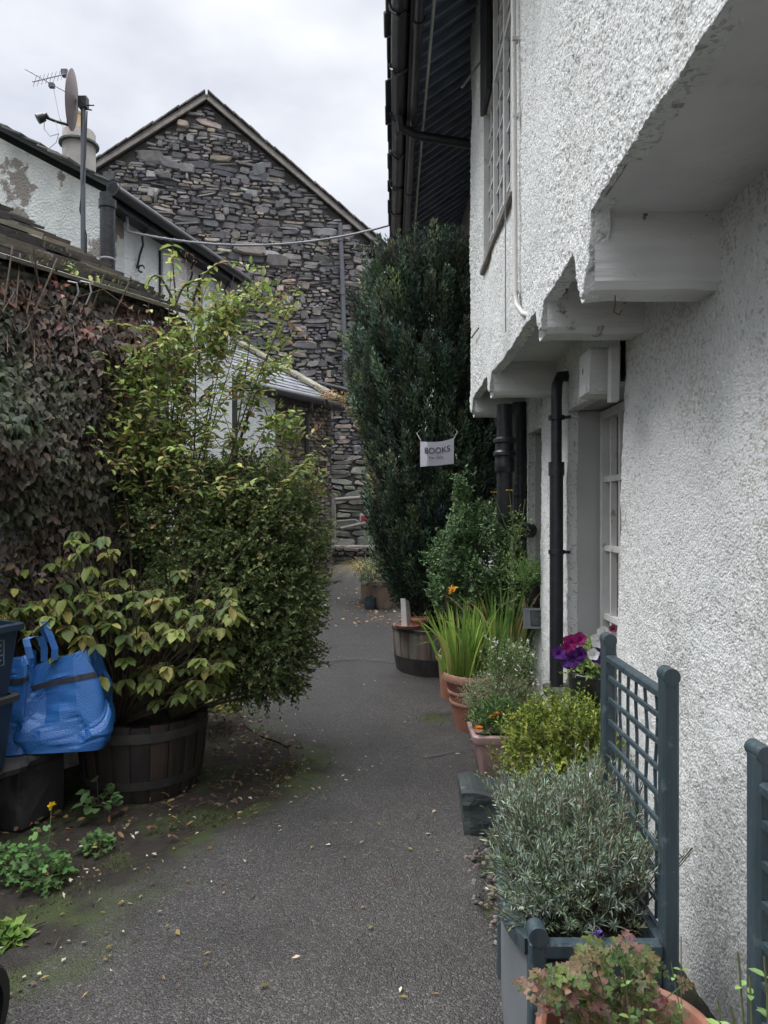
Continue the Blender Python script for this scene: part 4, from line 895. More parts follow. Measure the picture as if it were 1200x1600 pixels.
# ---- cable across the lane
def cable():
    a = at(190, 360, 7.0); a.x += .05; pts = []
    b = Vector((.93, 8.7, at(0, 306, 8.7).z)); n = 28
    for i in range(n+1):
        s = i/n; p = a.lerp(b, s); sag = .34; p.z -= sag*4*s*(1-s)*(1-.15*s); pts.append(p)
    mb = MB(); mb.tube(pts, .0125, n=8)
    mb.tube([a+Vector((-.09, .1, .26)), a+Vector((-.03, .02, .27)), a+Vector((-.01, 0, .2)), a], .012, n=6)
    for i in range(70):
        s = i/70*.33; k = min(int(s*n), n-1); p = pts[k].lerp(pts[k+1], s*n-k)
        mb.ball(p+Vector((0, 0, .012*math.cos(i*1.3))), .009, n=3)
    o = mb.build('overhead_cable', 'cable', origin=a, smooth=True); tag(o, 'thin grey cable sagging across the lane between the two houses', 'cable')
cable()

# ================================================================== PLANTERS AND PLANTS
def barrel(name, label, c, rt, rb, h, cols, group=None, hoopm='hoop', hoops=((.12, .05), (.72, .055)), lean=0):
    c = Vector(c); t = thing(name, c, label, 'planter', group)
    n = 22; sub = 4; mb = MB()
    levels = [0, .1, .3, .5, .7, .9, 1.0]
    def rad(q): return rb+(rt-rb)*q+.02*math.sin(q*math.pi)*.6
    for k in range(n):
        mb.col = jc(random.choice(cols), .65, 1.3); a0 = 2*math.pi*k/n+.006; a1 = 2*math.pi*(k+1)/n-.006; dr = R(-.004, .004); top = h*(1+R(-.02, .015)); vs = []
        for q in levels:
            for s in range(sub+1):
                a = a0+(a1-a0)*s/sub; r = rad(q)+dr-(.004 if s in (0, sub) else 0); vs.append(c+Vector((math.cos(a)*r, math.sin(a)*r, q*top)))
        o_ = len(levels)*(sub+1)
        for q in levels:
            for s in range(sub+1):
                a = a0+(a1-a0)*s/sub; r = rad(q)-.026; vs.append(c+Vector((math.cos(a)*r, math.sin(a)*r, q*top)))
        m = sub+1; L_ = len(levels); fs = [(i*m+s, i*m+s+1, (i+1)*m+s+1, (i+1)*m+s) for i in range(L_-1) for s in range(sub)]
        fs += [(o_+i*m+s, o_+(i+1)*m+s, o_+(i+1)*m+s+1, o_+i*m+s+1) for i in range(L_-1) for s in range(sub)]
        fs += [((L_-1)*m+s, (L_-1)*m+s+1, o_+(L_-1)*m+s+1, o_+(L_-1)*m+s) for s in range(sub)]
        mb.add(vs, fs)
    mb.build('staves', 'wood', t)
    for q, w in hoops:
        mb = MB(); ra, rb_ = rad(q)+.004, rad(min(1, q+w/h))+.004
        mb.lathe(c+ZZ*(q*h), [(ra, 0), (ra+.003, 0), (rb_+.003, w), (rb_, w)], n=44, cap_bottom=False); mb.build('hoop', hoopm, t)
    soil(t, c+ZZ*(h*.86), rad(.86)-.03); return t
def soil(t, c, r, name='soil', sq=None):
    mb = MB(); n = 20; vs = [Vector(c)+ZZ*.02]; fs = []
    for i, q in enumerate((.5, 1)):
        for k in range(n):
            a = 2*math.pi*k/n; vs.append(Vector(c)+Vector((math.cos(a)*r*q*(sq[0] if sq else 1), math.sin(a)*r*q*(sq[1] if sq else 1), R(-.01, .01))))
    fs = [(0, 1+k, 1+(k+1) % n) for k in range(n)]+[(1+k, 1+n+k, 1+n+(k+1) % n, 1+(k+1) % n) for k in range(n)]
    mb.add(vs, fs); return mb.build(name, 'soil', t)
def potmesh(t, c, rt, rb, h, m, rim=.035, rimw=.014, flare=0, rimm=None, bands=(), n=40):
    mb = MB(); w = .012; p = [(rb*.92, 0), (rb, .01)]
    for q in (.25, .5, .75): p.append((rb+(rt-rimw-rb)*q**(.8 if flare else 1)+flare*math.sin(q*math.pi), h*q))
    p += [(rt-rimw, h-rim), (rt-rimw-w, h-rim), (rb-w, .03), (0, .03)]
    mb.lathe(c, p, n=n); b = mb.build('pot', m, t, smooth=True)
    mb = MB(); mb.lathe(Vector(c)+ZZ*(h-rim), [(rt-rimw-.012, 0), (rt-.004, 0), (rt, rim*.25), (rt, rim*.75), (rt-.004, rim), (rt-.012, rim+.002), (rt-.02, rim*.7), (rt-rimw-.014, 0)], n=n, cap_bottom=False); mb.build('rim', rimm or m, b, smooth=True)
    for z in bands:
        mb = MB(); r = rb+(rt-rimw-rb)*(z/h); mb.lathe(Vector(c)+ZZ*z, [(r-.004, -.012), (r+.007, -.008), (r+.009, 0), (r+.007, .008), (r-.004, .012)], n=n, cap_bottom=False); mb.build('band', rimm or m, b, smooth=True)
    return b
GR_DK = [(.030, .055, .022), (.042, .072, .026), (.022, .04, .018), (.06, .095, .035)]

# ---- right half barrel with the columnar yew
BR = Vector((.375, 6.45, gzf(6.3)-.02))
barrel('half_barrel', 'grey weathered half barrel under the tall dark yew', BR, .375, .325, .43, [(.19, .165, .145), (.21, .185, .16), (.165, .14, .12), (.17, .125, .10)], 'half barrel planters', 'blackhoop', hoops=((.02, .17), (.93, .02)))
def yew():
    Yc = 6.5; t = thing('yew_tree', (BR.x-.02, Yc, BR.z+.35), 'tall dark green columnar yew growing out of the right half barrel', 'tree')
    prof = [(967, 656, 690), (940, 632, 705), (900, 606, 730), (860, 590, 745), (800, 581, 765), (740, 576, 770), (690, 572, 770), (650, 560, 765), (600, 551, 765), (550, 551, 762), (500, 562, 758), (450, 574, 752), (420, 590, 745), (395, 620, 735), (370, 645, 725), (358, 655, 700)]
    zs = [H-(p[0]-HZ)*Yc/F for p in prof]; xc = [((p[1]+p[2])/2-CX)*Yc/F for p in prof]; hw = [(p[2]-p[1])/2*Yc/F for p in prof]
    n = 1500; z = zs[0]+.02+(zs[-1]-.36-zs[0])*rng.random(n)**.92; a = rng.uniform(0, 2*math.pi, n)
    a = np.where(rng.random(n) < .45, rng.uniform(-math.pi, 0, n), a)
    q = .80+.20*rng.random(n)**.6; lump = .9+.2*vnoise(np.stack([a*2.2, z*1.6, a*0], -1), 61)
    h = np.maximum(np.interp(z, zs, hw)-.075, .02); cx = np.interp(z, zs, xc)
    inn = rng.random(n) < .26; q = np.where(inn, rng.uniform(.15, .75, n), q)
    bx = cx+np.cos(a)*h*q*lump; by = Yc+np.sin(a)*h*q*lump*.88
    acc = Leaves(); ns = 120; 
    out = np.stack([np.cos(a), np.sin(a)*.9, a*0], 1)
    dirp = unit(out*.34+np.array([0, 0, 1.])+rng.normal(0, .13, (n, 3)))
    pl = rng.uniform(.26, .52, n)*np.clip((z-zs[0])/.5, .45, 1); pw = rng.uniform(.034, .066, n)
    base = np.stack([bx, by, z-.20], 1)
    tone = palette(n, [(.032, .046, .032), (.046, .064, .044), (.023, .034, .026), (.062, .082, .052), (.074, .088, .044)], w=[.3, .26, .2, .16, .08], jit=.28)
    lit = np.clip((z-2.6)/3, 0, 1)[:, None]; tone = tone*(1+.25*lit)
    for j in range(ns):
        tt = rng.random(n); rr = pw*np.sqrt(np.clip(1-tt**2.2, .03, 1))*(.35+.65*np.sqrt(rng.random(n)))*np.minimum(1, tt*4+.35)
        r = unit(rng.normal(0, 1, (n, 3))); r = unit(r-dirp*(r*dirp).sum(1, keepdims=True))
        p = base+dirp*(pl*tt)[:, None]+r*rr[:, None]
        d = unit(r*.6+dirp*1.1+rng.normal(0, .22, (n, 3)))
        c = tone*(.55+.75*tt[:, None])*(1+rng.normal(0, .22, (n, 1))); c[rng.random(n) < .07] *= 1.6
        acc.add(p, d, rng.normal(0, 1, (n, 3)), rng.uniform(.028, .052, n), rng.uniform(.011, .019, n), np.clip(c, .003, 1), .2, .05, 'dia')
    # stray sprigs at top left
    for (px, py) in ((612, 385), (606, 400), (600, 412), (622, 372), (596, 425), (617, 398), (608, 430), (650, 362), (690, 372)):
        b = np.array(at(px, py+14, Yc))[None]; k = 60
        p = np.repeat(b, k, 0)+rng.normal(0, .012, (k, 3))+np.outer(rng.random(k), [rng.uniform(-.06, .02), 0, .15])
        acc.add(p, rng.normal(0, .7, (k, 3))+np.array([-.2, 0, .8]), rng.normal(0, 1, (k, 3)), .035, .010, palette(k, [(.03, .055, .03), (.05, .08, .035)]), kind='dia')
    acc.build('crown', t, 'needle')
    mb = MB(); c0 = Vector((BR.x-.02, Yc, BR.z+.33)); 
    for k in range(7):
        a = k*.9; zt = R(2.2, 3.6); mb.tube([c0+Vector((math.cos(a)*.03, math.sin(a)*.03, 0)), c0+Vector((math.cos(a)*.10, math.sin(a)*.1, .7)), Vector((float(np.interp(zt, zs, xc))+math.cos(a)*.25, Yc+math.sin(a)*.22, zt))], .03, n=8, rs=[.04, .03, .01])
    mb.build('trunk', 'bark', t, smooth=True)
yew()
# things on the barrel rim
def saucer(c, r, label):
    mb = MB(); mb.lathe(c, [(r*.8, 0), (r, .03), (r-.012, .03), (r*.76, .01), (0, .01)], n=32); o = mb.build('saucer', 'terracotta_rim', origin=c, smooth=True); tag(o, label, 'saucer')
rimz = BR.z+.43
saucer(Vector((.13, 6.22, rimz+.004)), .125, 'terracotta saucer resting on the left rim of the half barrel')
t = thing('small_pot', (.24, 6.24, rimz+.03), 'small empty terracotta pot beside the yew stem on the barrel', 'pot')
potmesh(t, Vector((.24, 6.24, rimz-.03)), .085, .06, .12, 'terracotta', rim=.03, rimw=.01)
p = Vector((.115, 6.22, rimz+.016)); t = thing('folded_card', p, 'white folded card standing in the saucer at the foot of the yew', 'card')
mb = MB(); mb.poly([p+Vector((-.035, 0, 0)), p+Vector((.01, -.02, 0)), p+Vector((-.005, -.02, .24)), p+Vector((-.045, 0, .24))], (.4, 1, 0), .003); mb.build('panel', 'window_white', t)
mb = MB(); mb.poly([p+Vector((.013, -.02, 0)), p+Vector((.055, .03, .02)), p+Vector((.03, .03, .21)), p+Vector((-.002, -.02, .24))], (-.6, 1, 0), .003); mb.build('panel', 'reveal', t)

# ---- BOOKS paper sign
def text_mesh(txt, size, loc, m, parent, bend=None, name='lettering', bold=0):
    cu = bpy.data.curves.new(name, 'FONT'); cu.body = txt; cu.size = size; cu.align_x = 'CENTER'; cu.align_y = 'CENTER'; cu.offset = bold
    o = bpy.data.objects.new('tmp', cu); S.collection.objects.link(o); bpy.context.view_layer.update()
    me = bpy.data.meshes.new_from_object(o.evaluated_get(bpy.context.evaluated_depsgraph_get())); bpy.data.objects.remove(o); bpy.data.curves.remove(cu)
    V = [bend(v.co.x, v.co.y) for v in me.vertices]; fs = [tuple(p.vertices) for p in me.polygons]
    return link(name, V, fs, m, parent)
def books():
    Y = 5.78; c = at(683, 708, Y); w, h = .272, .205
    t = thing('paper_sign', c, 'white paper sign reading BOOKS For Sale pinned to the yew', 'sign')
    def B(off):
        def f(x, y):
            u = x/w; v = y/h
            fold = max(0, -u-.30)*.28
            return c+Vector((x*.98+(-.018*(.5-v) if u < -.3 else 0)*0, -.004-off+.025*math.cos(u*3)*.5+fold-.02*u*v, y+.030*(u*u)-.012*u*0+.022*u+(.012 if v > 0 else -.004)*(1-4*u*u)*-1))
        return f
    n = 16; f = B(0); vs = [f(w*(i/n-.5)-(.018 if False else 0), h*(j/10-.5)) for j in range(11) for i in range(n+1)]
    fs = [(j*(n+1)+i, j*(n+1)+i+1, (j+1)*(n+1)+i+1, (j+1)*(n+1)+i) for j in range(10) for i in range(n)]
    link('paper', vs, fs, 'paper', t)
    mb = MB(); mb.tube([c+Vector((-.13, .0, .10)), c+Vector((-.16, .10, .17)), c+Vector((-.10, .3, .24))], .002, n=4); mb.build('string', 'conduit', t); mb = MB(); mb.tube([c+Vector((.13, .0, .11)), c+Vector((.17, .08, .18)), c+Vector((.15, .3, .24))], .002, n=4); mb.build('string', 'conduit', t)
    g = B(.006)
    text_mesh('BOOKS', .066, 0, 'ink', t, lambda x, y: g(x*.96+.0, y+.030), bold=.0006); text_mesh('For Sale', .036, 0, 'pale_ink', t, lambda x, y: g(x-.01, y-.038), bold=.0004)
books()

# ---- box bush beyond the blades
def bush_right():
    Y = 5.35; b = Vector((.60, Y, gzf(Y)))
    t = thing('potted_box_bush', b, 'dark glossy green box bush rising between the yew and the soil pipes', 'potted plant')
    potmesh(t, b, .2, .15, .34, 'brownpot'); soil(t, b+ZZ*.3, .16)
    p, o = ellipsoid(1900, (.62, Y, 1.07), (.325, .30, .46), bias=.3, gap=.36, gs=3.2, seed=4)
    # ragged shoots towards the top left
    k = 420; tt = rng.random(k); a = rng.random(k)*6.28; ex = np.stack([.42+.16*rng.random(k)+.06*tt, Y+rng.normal(0, .08, k), 1.28+.26*tt*rng.random(k)], 1)
    ex2 = np.array(at(722, 790, Y))+rng.normal(0, 1, (120, 3))*np.array([.03, .03, .10])
    p = np.concatenate([p, ex, ex2]); o = np.concatenate([o, np.tile([0, 0, 1.], (k+120, 1))])
    d = unit(o*.6+np.array([0, 0, .7])+rng.normal(0, .4, p.shape))
    acc = Leaves(); spray(acc, p, d, .09, 8, .029, .016, [(.045, .085, .035), (.065, .115, .05), (.03, .06, .028), (.11, .165, .08)], w=[.35, .3, .2, .15], spread=.9, curl=.05)
    acc.build('foliage', t)
    mb = MB(); limbs(mb, b+ZZ*.3, [Vector(q) for q in p[:50]], r0=.008); mb.build('stems', 'stem', t)
bush_right()
# blue eyes: iris like blades and their big terracotta pot
def blades():
    Y = 4.95; b = Vector((.585, Y, gzf(Y)))
    t = thing('potted_montbretia', b, 'large terracotta pot of tall sword shaped green leaves', 'potted plant', 'terracotta pots of sword leaves')
    potmesh(t, b, .245, .15, .40, 'terracotta', rim=.05, rimw=.02, rimm='terracotta_rim', bands=(.20, .27)); soil(t, b+ZZ*.34, .20)
    acc = Leaves()
    def clump(c, n, L0, L1, sp, cols, seedd):
        a = rng.uniform(0, 6.28, n); r = rng.random(n)**.6*sp; base = np.array(c)+np.stack([np.cos(a)*r, np.sin(a)*r, a*0], 1)
        lean = rng.uniform(.03, .34, n); d = np.stack([np.cos(a)*lean, np.sin(a)*lean, np.ones(n)], 1)
        acc.blade(base, d, rng.uniform(L0, L1, n), rng.uniform(.020, .040, n), rng.uniform(.05, .55, n)*lean*2.4, palette(n, cols, jit=.15), seg=7, yaw=rng.uniform(0, 3.14, n))
    clump((.46, Y-.03, .36), 120, .35, .62, .11, [(.13, .23, .045), (.18, .28, .06), (.09, .17, .04), (.24, .32, .08), (.26, .24, .09)], 1)
    clump((.68, Y+.0, .36), 110, .35, .66, .12, [(.09, .17, .04), (.13, .21, .05), (.06, .12, .03), (.2, .26, .07)], 1)
    clump((.80, Y+.12, .40), 95, .45, .80, .12, [(.08, .15, .04), (.12, .19, .05), (.055, .10, .03), (.28, .24, .12)], 1)
    acc.build('leaves', t)
    # flower on a wiry stalk
    mb = MB(); mb.tube([b+Vector((-.12, 0, .4)), b+Vector((-.15, -.02, .8)), at(706, 922, Y-.1)], .003, n=5); mb.build('flower_stalk', 'greenstem', t)
    acc = Leaves(); k = 16; c = np.array(at(706, 921, Y-.1)); acc.add(np.tile(c, (k, 1))+rng.normal(0, .006, (k, 3)), rng.normal(0, 1, (k, 3)), rng.normal(0, 1, (k, 3)), .035, .016, palette(k, [(.75, .36, .03), (.8, .45, .05)], jit=.08)); acc.build('flower', t, 'petal')
    # second pot behind
    b2 = Vector((.50, 5.62, gzf(5.62))); t2 = thing('potted_montbretia', b2, 'terracotta pot half hidden behind the larger one, with a few arching green blades', 'potted plant', 'terracotta pots of sword leaves')
    potmesh(t2, b2, .165, .12, .36, 'terracotta', rim=.045, rimw=.016, rimm='terracotta_rim'); soil(t2, b2+ZZ*.31, .13)
    acc = Leaves(); n = 26; a = rng.uniform(0, 6.28, n); base = np.array(b2)+np.stack([np.cos(a)*.05, np.sin(a)*.05, a*0+.32], 1); d = np.stack([np.cos(a)*.5, np.sin(a)*.5, a*0+1], 1)
    acc.blade(base, d, rng.uniform(.3, .5, n), rng.uniform(.008, .014, n), rng.uniform(.4, .9, n), palette(n, [(.10, .17, .05), (.14, .20, .06)]), seg=7); acc.build('leaves', t2)
blades()
# tall orange flowers by the pipe
def tall_flowers():
    Y = 4.75; b = Vector((.80, Y, 0.05)); t = thing('orange_flower_plant', b, 'lanky plant with small orange flowers in front of the black soil pipe', 'plant')
    mb = MB(); acc = Leaves(); fl = Leaves()
    for px, py in ((757, 789), (770, 769), (795, 766), (796, 791), (820, 781), (815, 830)):
        tip = at(px, py, Y-.02); m = Vector(((b.x+tip.x)/2+.05, Y, (tip.z+.8)/2)); mb.tube([b, Vector((.80, Y, .5)), at(805, 850, Y), at((px+808)/2, max(py, 815)+6, Y), tip], .0028, n=5)
        if py < 800:
            k = 9; c = np.array(tip); w = .028 if px in (795, 770) else .014; a = rng.uniform(0, 6.28, k)
            fl.add(np.tile(c, (k, 1)), np.stack([np.cos(a), np.sin(a), a*0+.12], 1), np.tile([0, 0, 1.], (k, 1)), w, w*.6, palette(k, [(.80, .38, .03), (.85, .48, .06)], jit=.06))
    k = 150; p = np.stack([rng.normal(.80, .035, k), rng.normal(Y, .03, k), rng.uniform(.9, 1.5, k)], 1); spray(acc, p, rng.normal(0, 1, (k, 3)), .08, 4, .03, .008, [(.07, .12, .04), (.10, .15, .05)])
    mb.build('stems', 'greenstem', t); fl.build('flowers', t, 'petal'); acc.build('leaves', t)
tall_flowers()
# pot on the stone ledge
def ledge_pot():
    b = Vector((.955, 4.86, .875)); t = thing('potted_fern', b, 'black pot of feathery greenery on the far window ledge', 'potted plant')
    potmesh(t, b, .085, .06, .17, 'blackplastic', rim=.03, rimw=.008); acc = Leaves(); n = 230
    p = np.array(b)+np.stack([rng.normal(-.02, .05, n), rng.normal(-.02, .05, n), rng.uniform(.14, .25, n)], 1)
    spray(acc, p, rng.normal(0, .6, (n, 3))+np.array([-.3, -.2, .6]), .10, 9, .022, .006, [(.06, .12, .035), (.09, .16, .05), (.12, .19, .06)], spread=1); acc.build('foliage', t)
    mb = MB(); mb.tube([b+Vector((-.06, -.05, .17)), b+Vector((-.02, -.09, .14)), b+Vector((-.06, -.09, .05)), b+Vector((-.08, -.06, -.06))], .003, n=5); mb.build('trailing_stem', 'stem', t)
    t = thing('metal_trough', (.93, 4.78, .64), 'small grey metal trough under the ledge of the far window', 'trough')
    c = Vector((.925, 4.70, .81)); mb = MB()
    for x in (-.07, .07):
        mb.box(c+Vector((x, 0, 0)), (.012, .012, .13))
    mb.box(c+Vector((0, 0, .059)), (.128, .0115, .012)); mb.box(c+Vector((0, 0, -.059)), (.128, .0115, .012)); mb.box(c+Vector((0, .008, 0)), (.128, .004, .106)); mb.build('frame', 'galv', t)
    mb = MB(); mb.box(c+Vector((0, .03, 0)), (.12, .03, .10)); mb.build('box', 'blackplastic', t)
ledge_pot()
# brown pot with santolina / thyme
def grey_herb():
    Y = 4.42; b = Vector((.66, Y, gzf(Y))); t = thing('potted_herb', b, 'brown round pot of fine grey green herb with small white flowers', 'potted plant')
    potmesh(t, b, .165, .12, .30, 'brownpot', rim=.035, rimw=.012); soil(t, b+ZZ*.26, .13)
    acc = Leaves(); p, o = ellipsoid(1500, (.645, Y-.03, .37), (.20, .18, .12), bias=.45, gap=.3, seed=6)
    spray(acc, p, o*.7+np.array([0, 0, .5])+rng.normal(0, .4, p.shape), .07, 8, .015, .005, [(.11, .15, .09), (.16, .19, .12), (.08, .11, .05), (.22, .22, .12), (.20, .13, .07)], w=[.3, .3, .2, .12, .08], spread=1)
    n = 240; px = rng.uniform(.58, .88, n); p = np.stack([px, rng.normal(Y+.06, .08, n), rng.uniform(.42, .62, n)], 1)
    spray(acc, p, rng.normal(0, .4, (n, 3))+np.array([0, 0, .9]), .12, 7, .018, .008, [(.07, .12, .045), (.11, .16, .07)], spread=1)
    n = 50; c = np.stack([rng.uniform(.54, .88, n), rng.normal(Y-.02, .1, n), rng.uniform(.46, .74, n)], 1)
    for q in range(4): acc.add(c, rng.normal(0, 1, (n, 3)), rng.normal(0, 1, (n, 3)), .014, .009, palette(n, [(.36, .37, .36)], jit=.05))
    acc.build('foliage', t); mb = MB(); twigs(mb, np.tile(np.array(b)+[0, 0, .28], (50, 1)), c-(np.array(b)+[0, 0, .28]), np.linalg.norm(c-(np.array(b)+[0, 0, .28]), axis=1), r=.0016); mb.build('stems', 'greenstem', t)
grey_herb()
# square pink trough with marigolds
def pink_trough():
    Y0 = 3.93; b = Vector((.60, Y0+.12, gzf(Y0))); t = thing('marigold_trough', b, 'square dusty pink plastic trough with orange marigolds', 'potted plant')
    def ring(hx, hy, z, r=.03, n=5):
        out = []
        for sx1, sy1, a0 in ((1, -1, -90), (1, 1, 0), (-1, 1, 90), (-1, -1, 180)):
            for k in range(n):
                a = math.radians(a0+90*k/(n-1)); out.append(b+Vector((sx1*(hx-r)+math.cos(a)*r, sy1*(hy-r)+math.sin(a)*r, z)))
        return out
    def loft(rs):
        mb = MB(); n = len(rs[0]); mb.add([p for r in rs for p in r], [(i*n+k, i*n+(k+1) % n, (i+1)*n+(k+1) % n, (i+1)*n+k) for i in range(len(rs)-1) for k in range(n)]+[tuple(range(n-1, -1, -1))]); return mb
    h = .295; pt_ = loft([ring(.108, .108, 0), ring(.112, .112, .012), ring(.116, .116, .05), ring(.121, .121, .055), ring(.150, .150, h-.045), ring(.136, .136, h-.045), ring(.105, .105, .05)]).build('trough', 'pinkplastic', t, smooth=True)
    loft([ring(.140, .140, h-.046), ring(.163, .163, h-.046, .04), ring(.168, .168, h-.03, .04), ring(.168, .168, h-.008, .04), ring(.160, .160, h, .04), ring(.148, .148, h, .035), ring(.140, .140, h-.04, .03)]).build('rim', 'pinkplastic', pt_, smooth=True)
    soil(t, b+ZZ*(h-.05), .15)
    acc = Leaves(); p, o = ellipsoid(420, (b.x+.0, b.y-.01, h+.03), (.15, .14, .10), bias=.5, seed=9, zlo=-.3)
    spray(acc, p, o*.5+np.array([0, 0, .7])+rng.normal(0, .4, p.shape), .06, 7, .028, .008, [(.05, .10, .03), (.07, .13, .035), (.035, .07, .022)], spread=1); acc.build('foliage', t)
    for px, py, Yf in ((748, 1138, 3.9), (774, 1116, 3.95), (786, 1110, 4.0), (803, 1121, 3.9), (815, 1124, 3.92), (809, 1117, 3.98), (771, 1119, 3.93)):
        fl = Leaves(); k = 34; c = np.array(at(px, py, Yf)); a = rng.uniform(0, 6.28, k)
        fl.add(np.tile(c, (k, 1))+rng.normal(0, .002, (k, 3)), np.stack([np.cos(a), np.sin(a), rng.uniform(-.1, .7, k)], 1), np.tile([0, 0, 1.], (k, 1)), .023, .014, palette(k, [(.82, .30, .02), (.85, .40, .03), (.7, .2, .02)], jit=.08)); fl.build('flower', t, 'petal')
pink_trough()
# golden box shrub
def golden_shrub():
    Y = 3.05; b = Vector((.70, Y, 0)); t = thing('golden_box_shrub', b, 'bright yellow green box shrub in a dark pot before the window sill', 'potted plant')
    potmesh(t, b, .16, .12, .34, 'blackplastic'); soil(t, b+ZZ*.3, .13)
    acc = Leaves(); cols = [(.10, .14, .022), (.145, .175, .03), (.07, .105, .02), (.185, .21, .05), (.045, .07, .016)]
    p, o = ellipsoid(1050, (.705, Y-.02, .49), (.245, .21, .21), bias=.35, gap=.36, gs=3, seed=12)
    spray(acc, p, o*.5+np.array([0, 0, .8])+rng.normal(0, .35, p.shape), .075, 10, .019, .010, cols, w=[.3, .25, .25, .1, .1], spread=.8)
    shoots = [(866, 1085, .16), (850, 1110, .12), (835, 1130, .1), (905, 1110, .15), (919, 1095, .16), (935, 1120, .14), (880, 1120, .1), (890, 1140, .1), (812, 1140, .08), (795, 1165, .05), (948, 1160, .1), (925, 1140, .13)]
    for px, py, ln in shoots:
        c = np.array(at(px, py, Y+R(-.08, .08))); k = 13; q = np.array([c-np.array([R(-.02, .02), 0, ln])*(i/k) for i in range(k)]); 
        spray(acc, q+rng.normal(0, .004, q.shape), rng.normal(0, .5, (k, 3))+np.array([0, 0, 1.]), .03, 4, .019, .010, cols[:4], spread=1)
    acc.build('foliage', t); mb = MB(); limbs(mb, b+ZZ*.28, [Vector(q) for q in p[:60]], r0=.006); mb.build('stems', 'stem', t)
golden_shrub()
# petunias on the sill
def petunias():
    b = Vector((.93, 3.36, .548)); t = thing('petunia_pot', b, 'glossy black pot of purple, magenta and white petunias on the slate sill', 'potted plant')
    potmesh(t, b, .115, .055, .215, 'blackplastic', rim=.02, rimw=.004, flare=.018); mb = MB(); mb.lathe(b+ZZ*.003, [(.085, 0), (.10, .03), (.09, .03), (.075, .008), (0, .006)], n=28); mb.build('saucer', 'blackplastic', t, smooth=True)
    acc = Leaves(); p, o = ellipsoid(170, (.935, 3.36, .80), (.12, .11, .09), bias=.5, seed=15); spray(acc, p, o+np.array([0, 0, .4]), .05, 5, .028, .013, [(.08, .13, .035), (.12, .18, .05), (.16, .2, .06)], spread=1); acc.build('foliage', t)
    for px, py, r, col in ((891, 1003, .034, (.22, .012, .11)), (905, 998, .03, (.20, .012, .095)), (884, 1012, .024, (.17, .012, .09)), (872, 1020, .028, (.07, .012, .14)), (893, 1030, .040, (.06, .01, .12)), (905, 1022, .034, (.065, .01, .13)), (886, 1034, .03, (.05, .01, .11)), (934, 1000, .034, (.62, .62, .62)), (938, 1012, .028, (.07, .012, .13)), (926, 1022, .026, (.6, .6, .6)), (957, 982, .018, (.16, .03, .06)), (942, 988, .028, (.6, .6, .58)), (932, 1026, .028, (.06, .01, .12))):
        c = at(px, py, 3.21+R(-.03, .03)); fc = Vector((R(-.8, -.1), -1, R(-.1, .5))).normalized(); x = fc.orthogonal().normalized(); y = fc.cross(x); mb = MB(); mb.col = col; n = 20
        vs = [c-fc*.02]+[c+x*math.cos(6.283*k/n)*r*(.45)+y*math.sin(6.283*k/n)*r*.45 for k in range(n)]+[c+fc*R(.001, .008)+x*math.cos(6.283*k/n)*r*(1+.10*math.cos(5*6.283*k/n))+y*math.sin(6.283*k/n)*r*(1+.10*math.cos(5*6.283*k/n)) for k in range(n)]
        mb.add(vs, [(0, 1+(k+1) % n, 1+k) for k in range(n)]+[(1+k, 1+(k+1) % n, n+1+(k+1) % n, n+1+k) for k in range(n)]); mb.build('flower', 'petal', t)
    mb = MB(); mb.tube([b+Vector((.0, 0, .24)), b+Vector((-.01, 0, .36)), at(938, 985, 3.3)+Vector((-.02, 0, -.02))], .003, n=5); mb.build('stem', 'greenstem', t)
petunias()
# slate block, and pale cobble behind the trellis
def slab():
    mb = MB(); c = Vector((.50, 3.42, .105)); n = 7; vs = []
    nx, nzz = 10, 8
    def P_(u, v, w): 
        top = .215+.01*math.sin(u*7)-.02*u
        return Vector((.335+.27*u-.012*v, 3.33+.26*w, -.01+v*top))
    for w in (0, 1):
        for j in range(nzz+1):
            for i in range(nx+1):
                p = P_(i/nx, j/nzz, w); e = 1 if (0 < i < nx and 0 < j < nzz) else 0
                p += Vector((.012*(float(vnoise(np.array([p.z*30, w*3., 2.])))-.5), (-.010*e+.018*(float(vnoise(np.array([p.x*9+p.z*12, p.z*26, w*3.])))-.5)) * (1 if w == 0 else -1), 0)); vs.append(p)
    m_ = (nx+1)*(nzz+1); fs = []
    for b_ in (0, m_):
        fs += [(b_+j*(nx+1)+i, b_+j*(nx+1)+i+1, b_+(j+1)*(nx+1)+i+1, b_+(j+1)*(nx+1)+i) for j in range(nzz) for i in range(nx)]
    for i in range(nx): fs += [(nzz*(nx+1)+i, nzz*(nx+1)+i+1, m_+nzz*(nx+1)+i+1, m_+nzz*(nx+1)+i), (i, i+1, m_+i+1, m_+i)]
    for j in range(nzz): fs += [(j*(nx+1), (j+1)*(nx+1), m_+(j+1)*(nx+1), m_+j*(nx+1)), (j*(nx+1)+nx, (j+1)*(nx+1)+nx, m_+(j+1)*(nx+1)+nx, m_+j*(nx+1)+nx)]
    mb.add(vs, fs); o = mb.build('slate_block', 'slate_plain', origin=(.46, 3.45, 0)); tag(o, 'rough dark green slate block beside the lane next to the pink trough', 'stone')
    mb = MB(); mb.ball((.88, 2.95, .40), .13, n=10, sc=(1, 1, .8)); o = mb.build('cobble', 'smooth_white', origin=(.88, 2.95, .3), smooth=True); tag(o, 'pale rounded boulder on the wall foot behind the blue trellis', 'stone')
    mb = MB(); mb.bevbox((.9, 2.95, .155), (.16, .34, .31), .02, jit=.01); mb.col = (.2, .19, .17); o = mb.build('stone_plinth', 'slate_plain', origin=(.9, 2.95, 0)); tag(o, 'low stone plinth carrying the pale boulder against the cottage wall', 'stone')
slab()

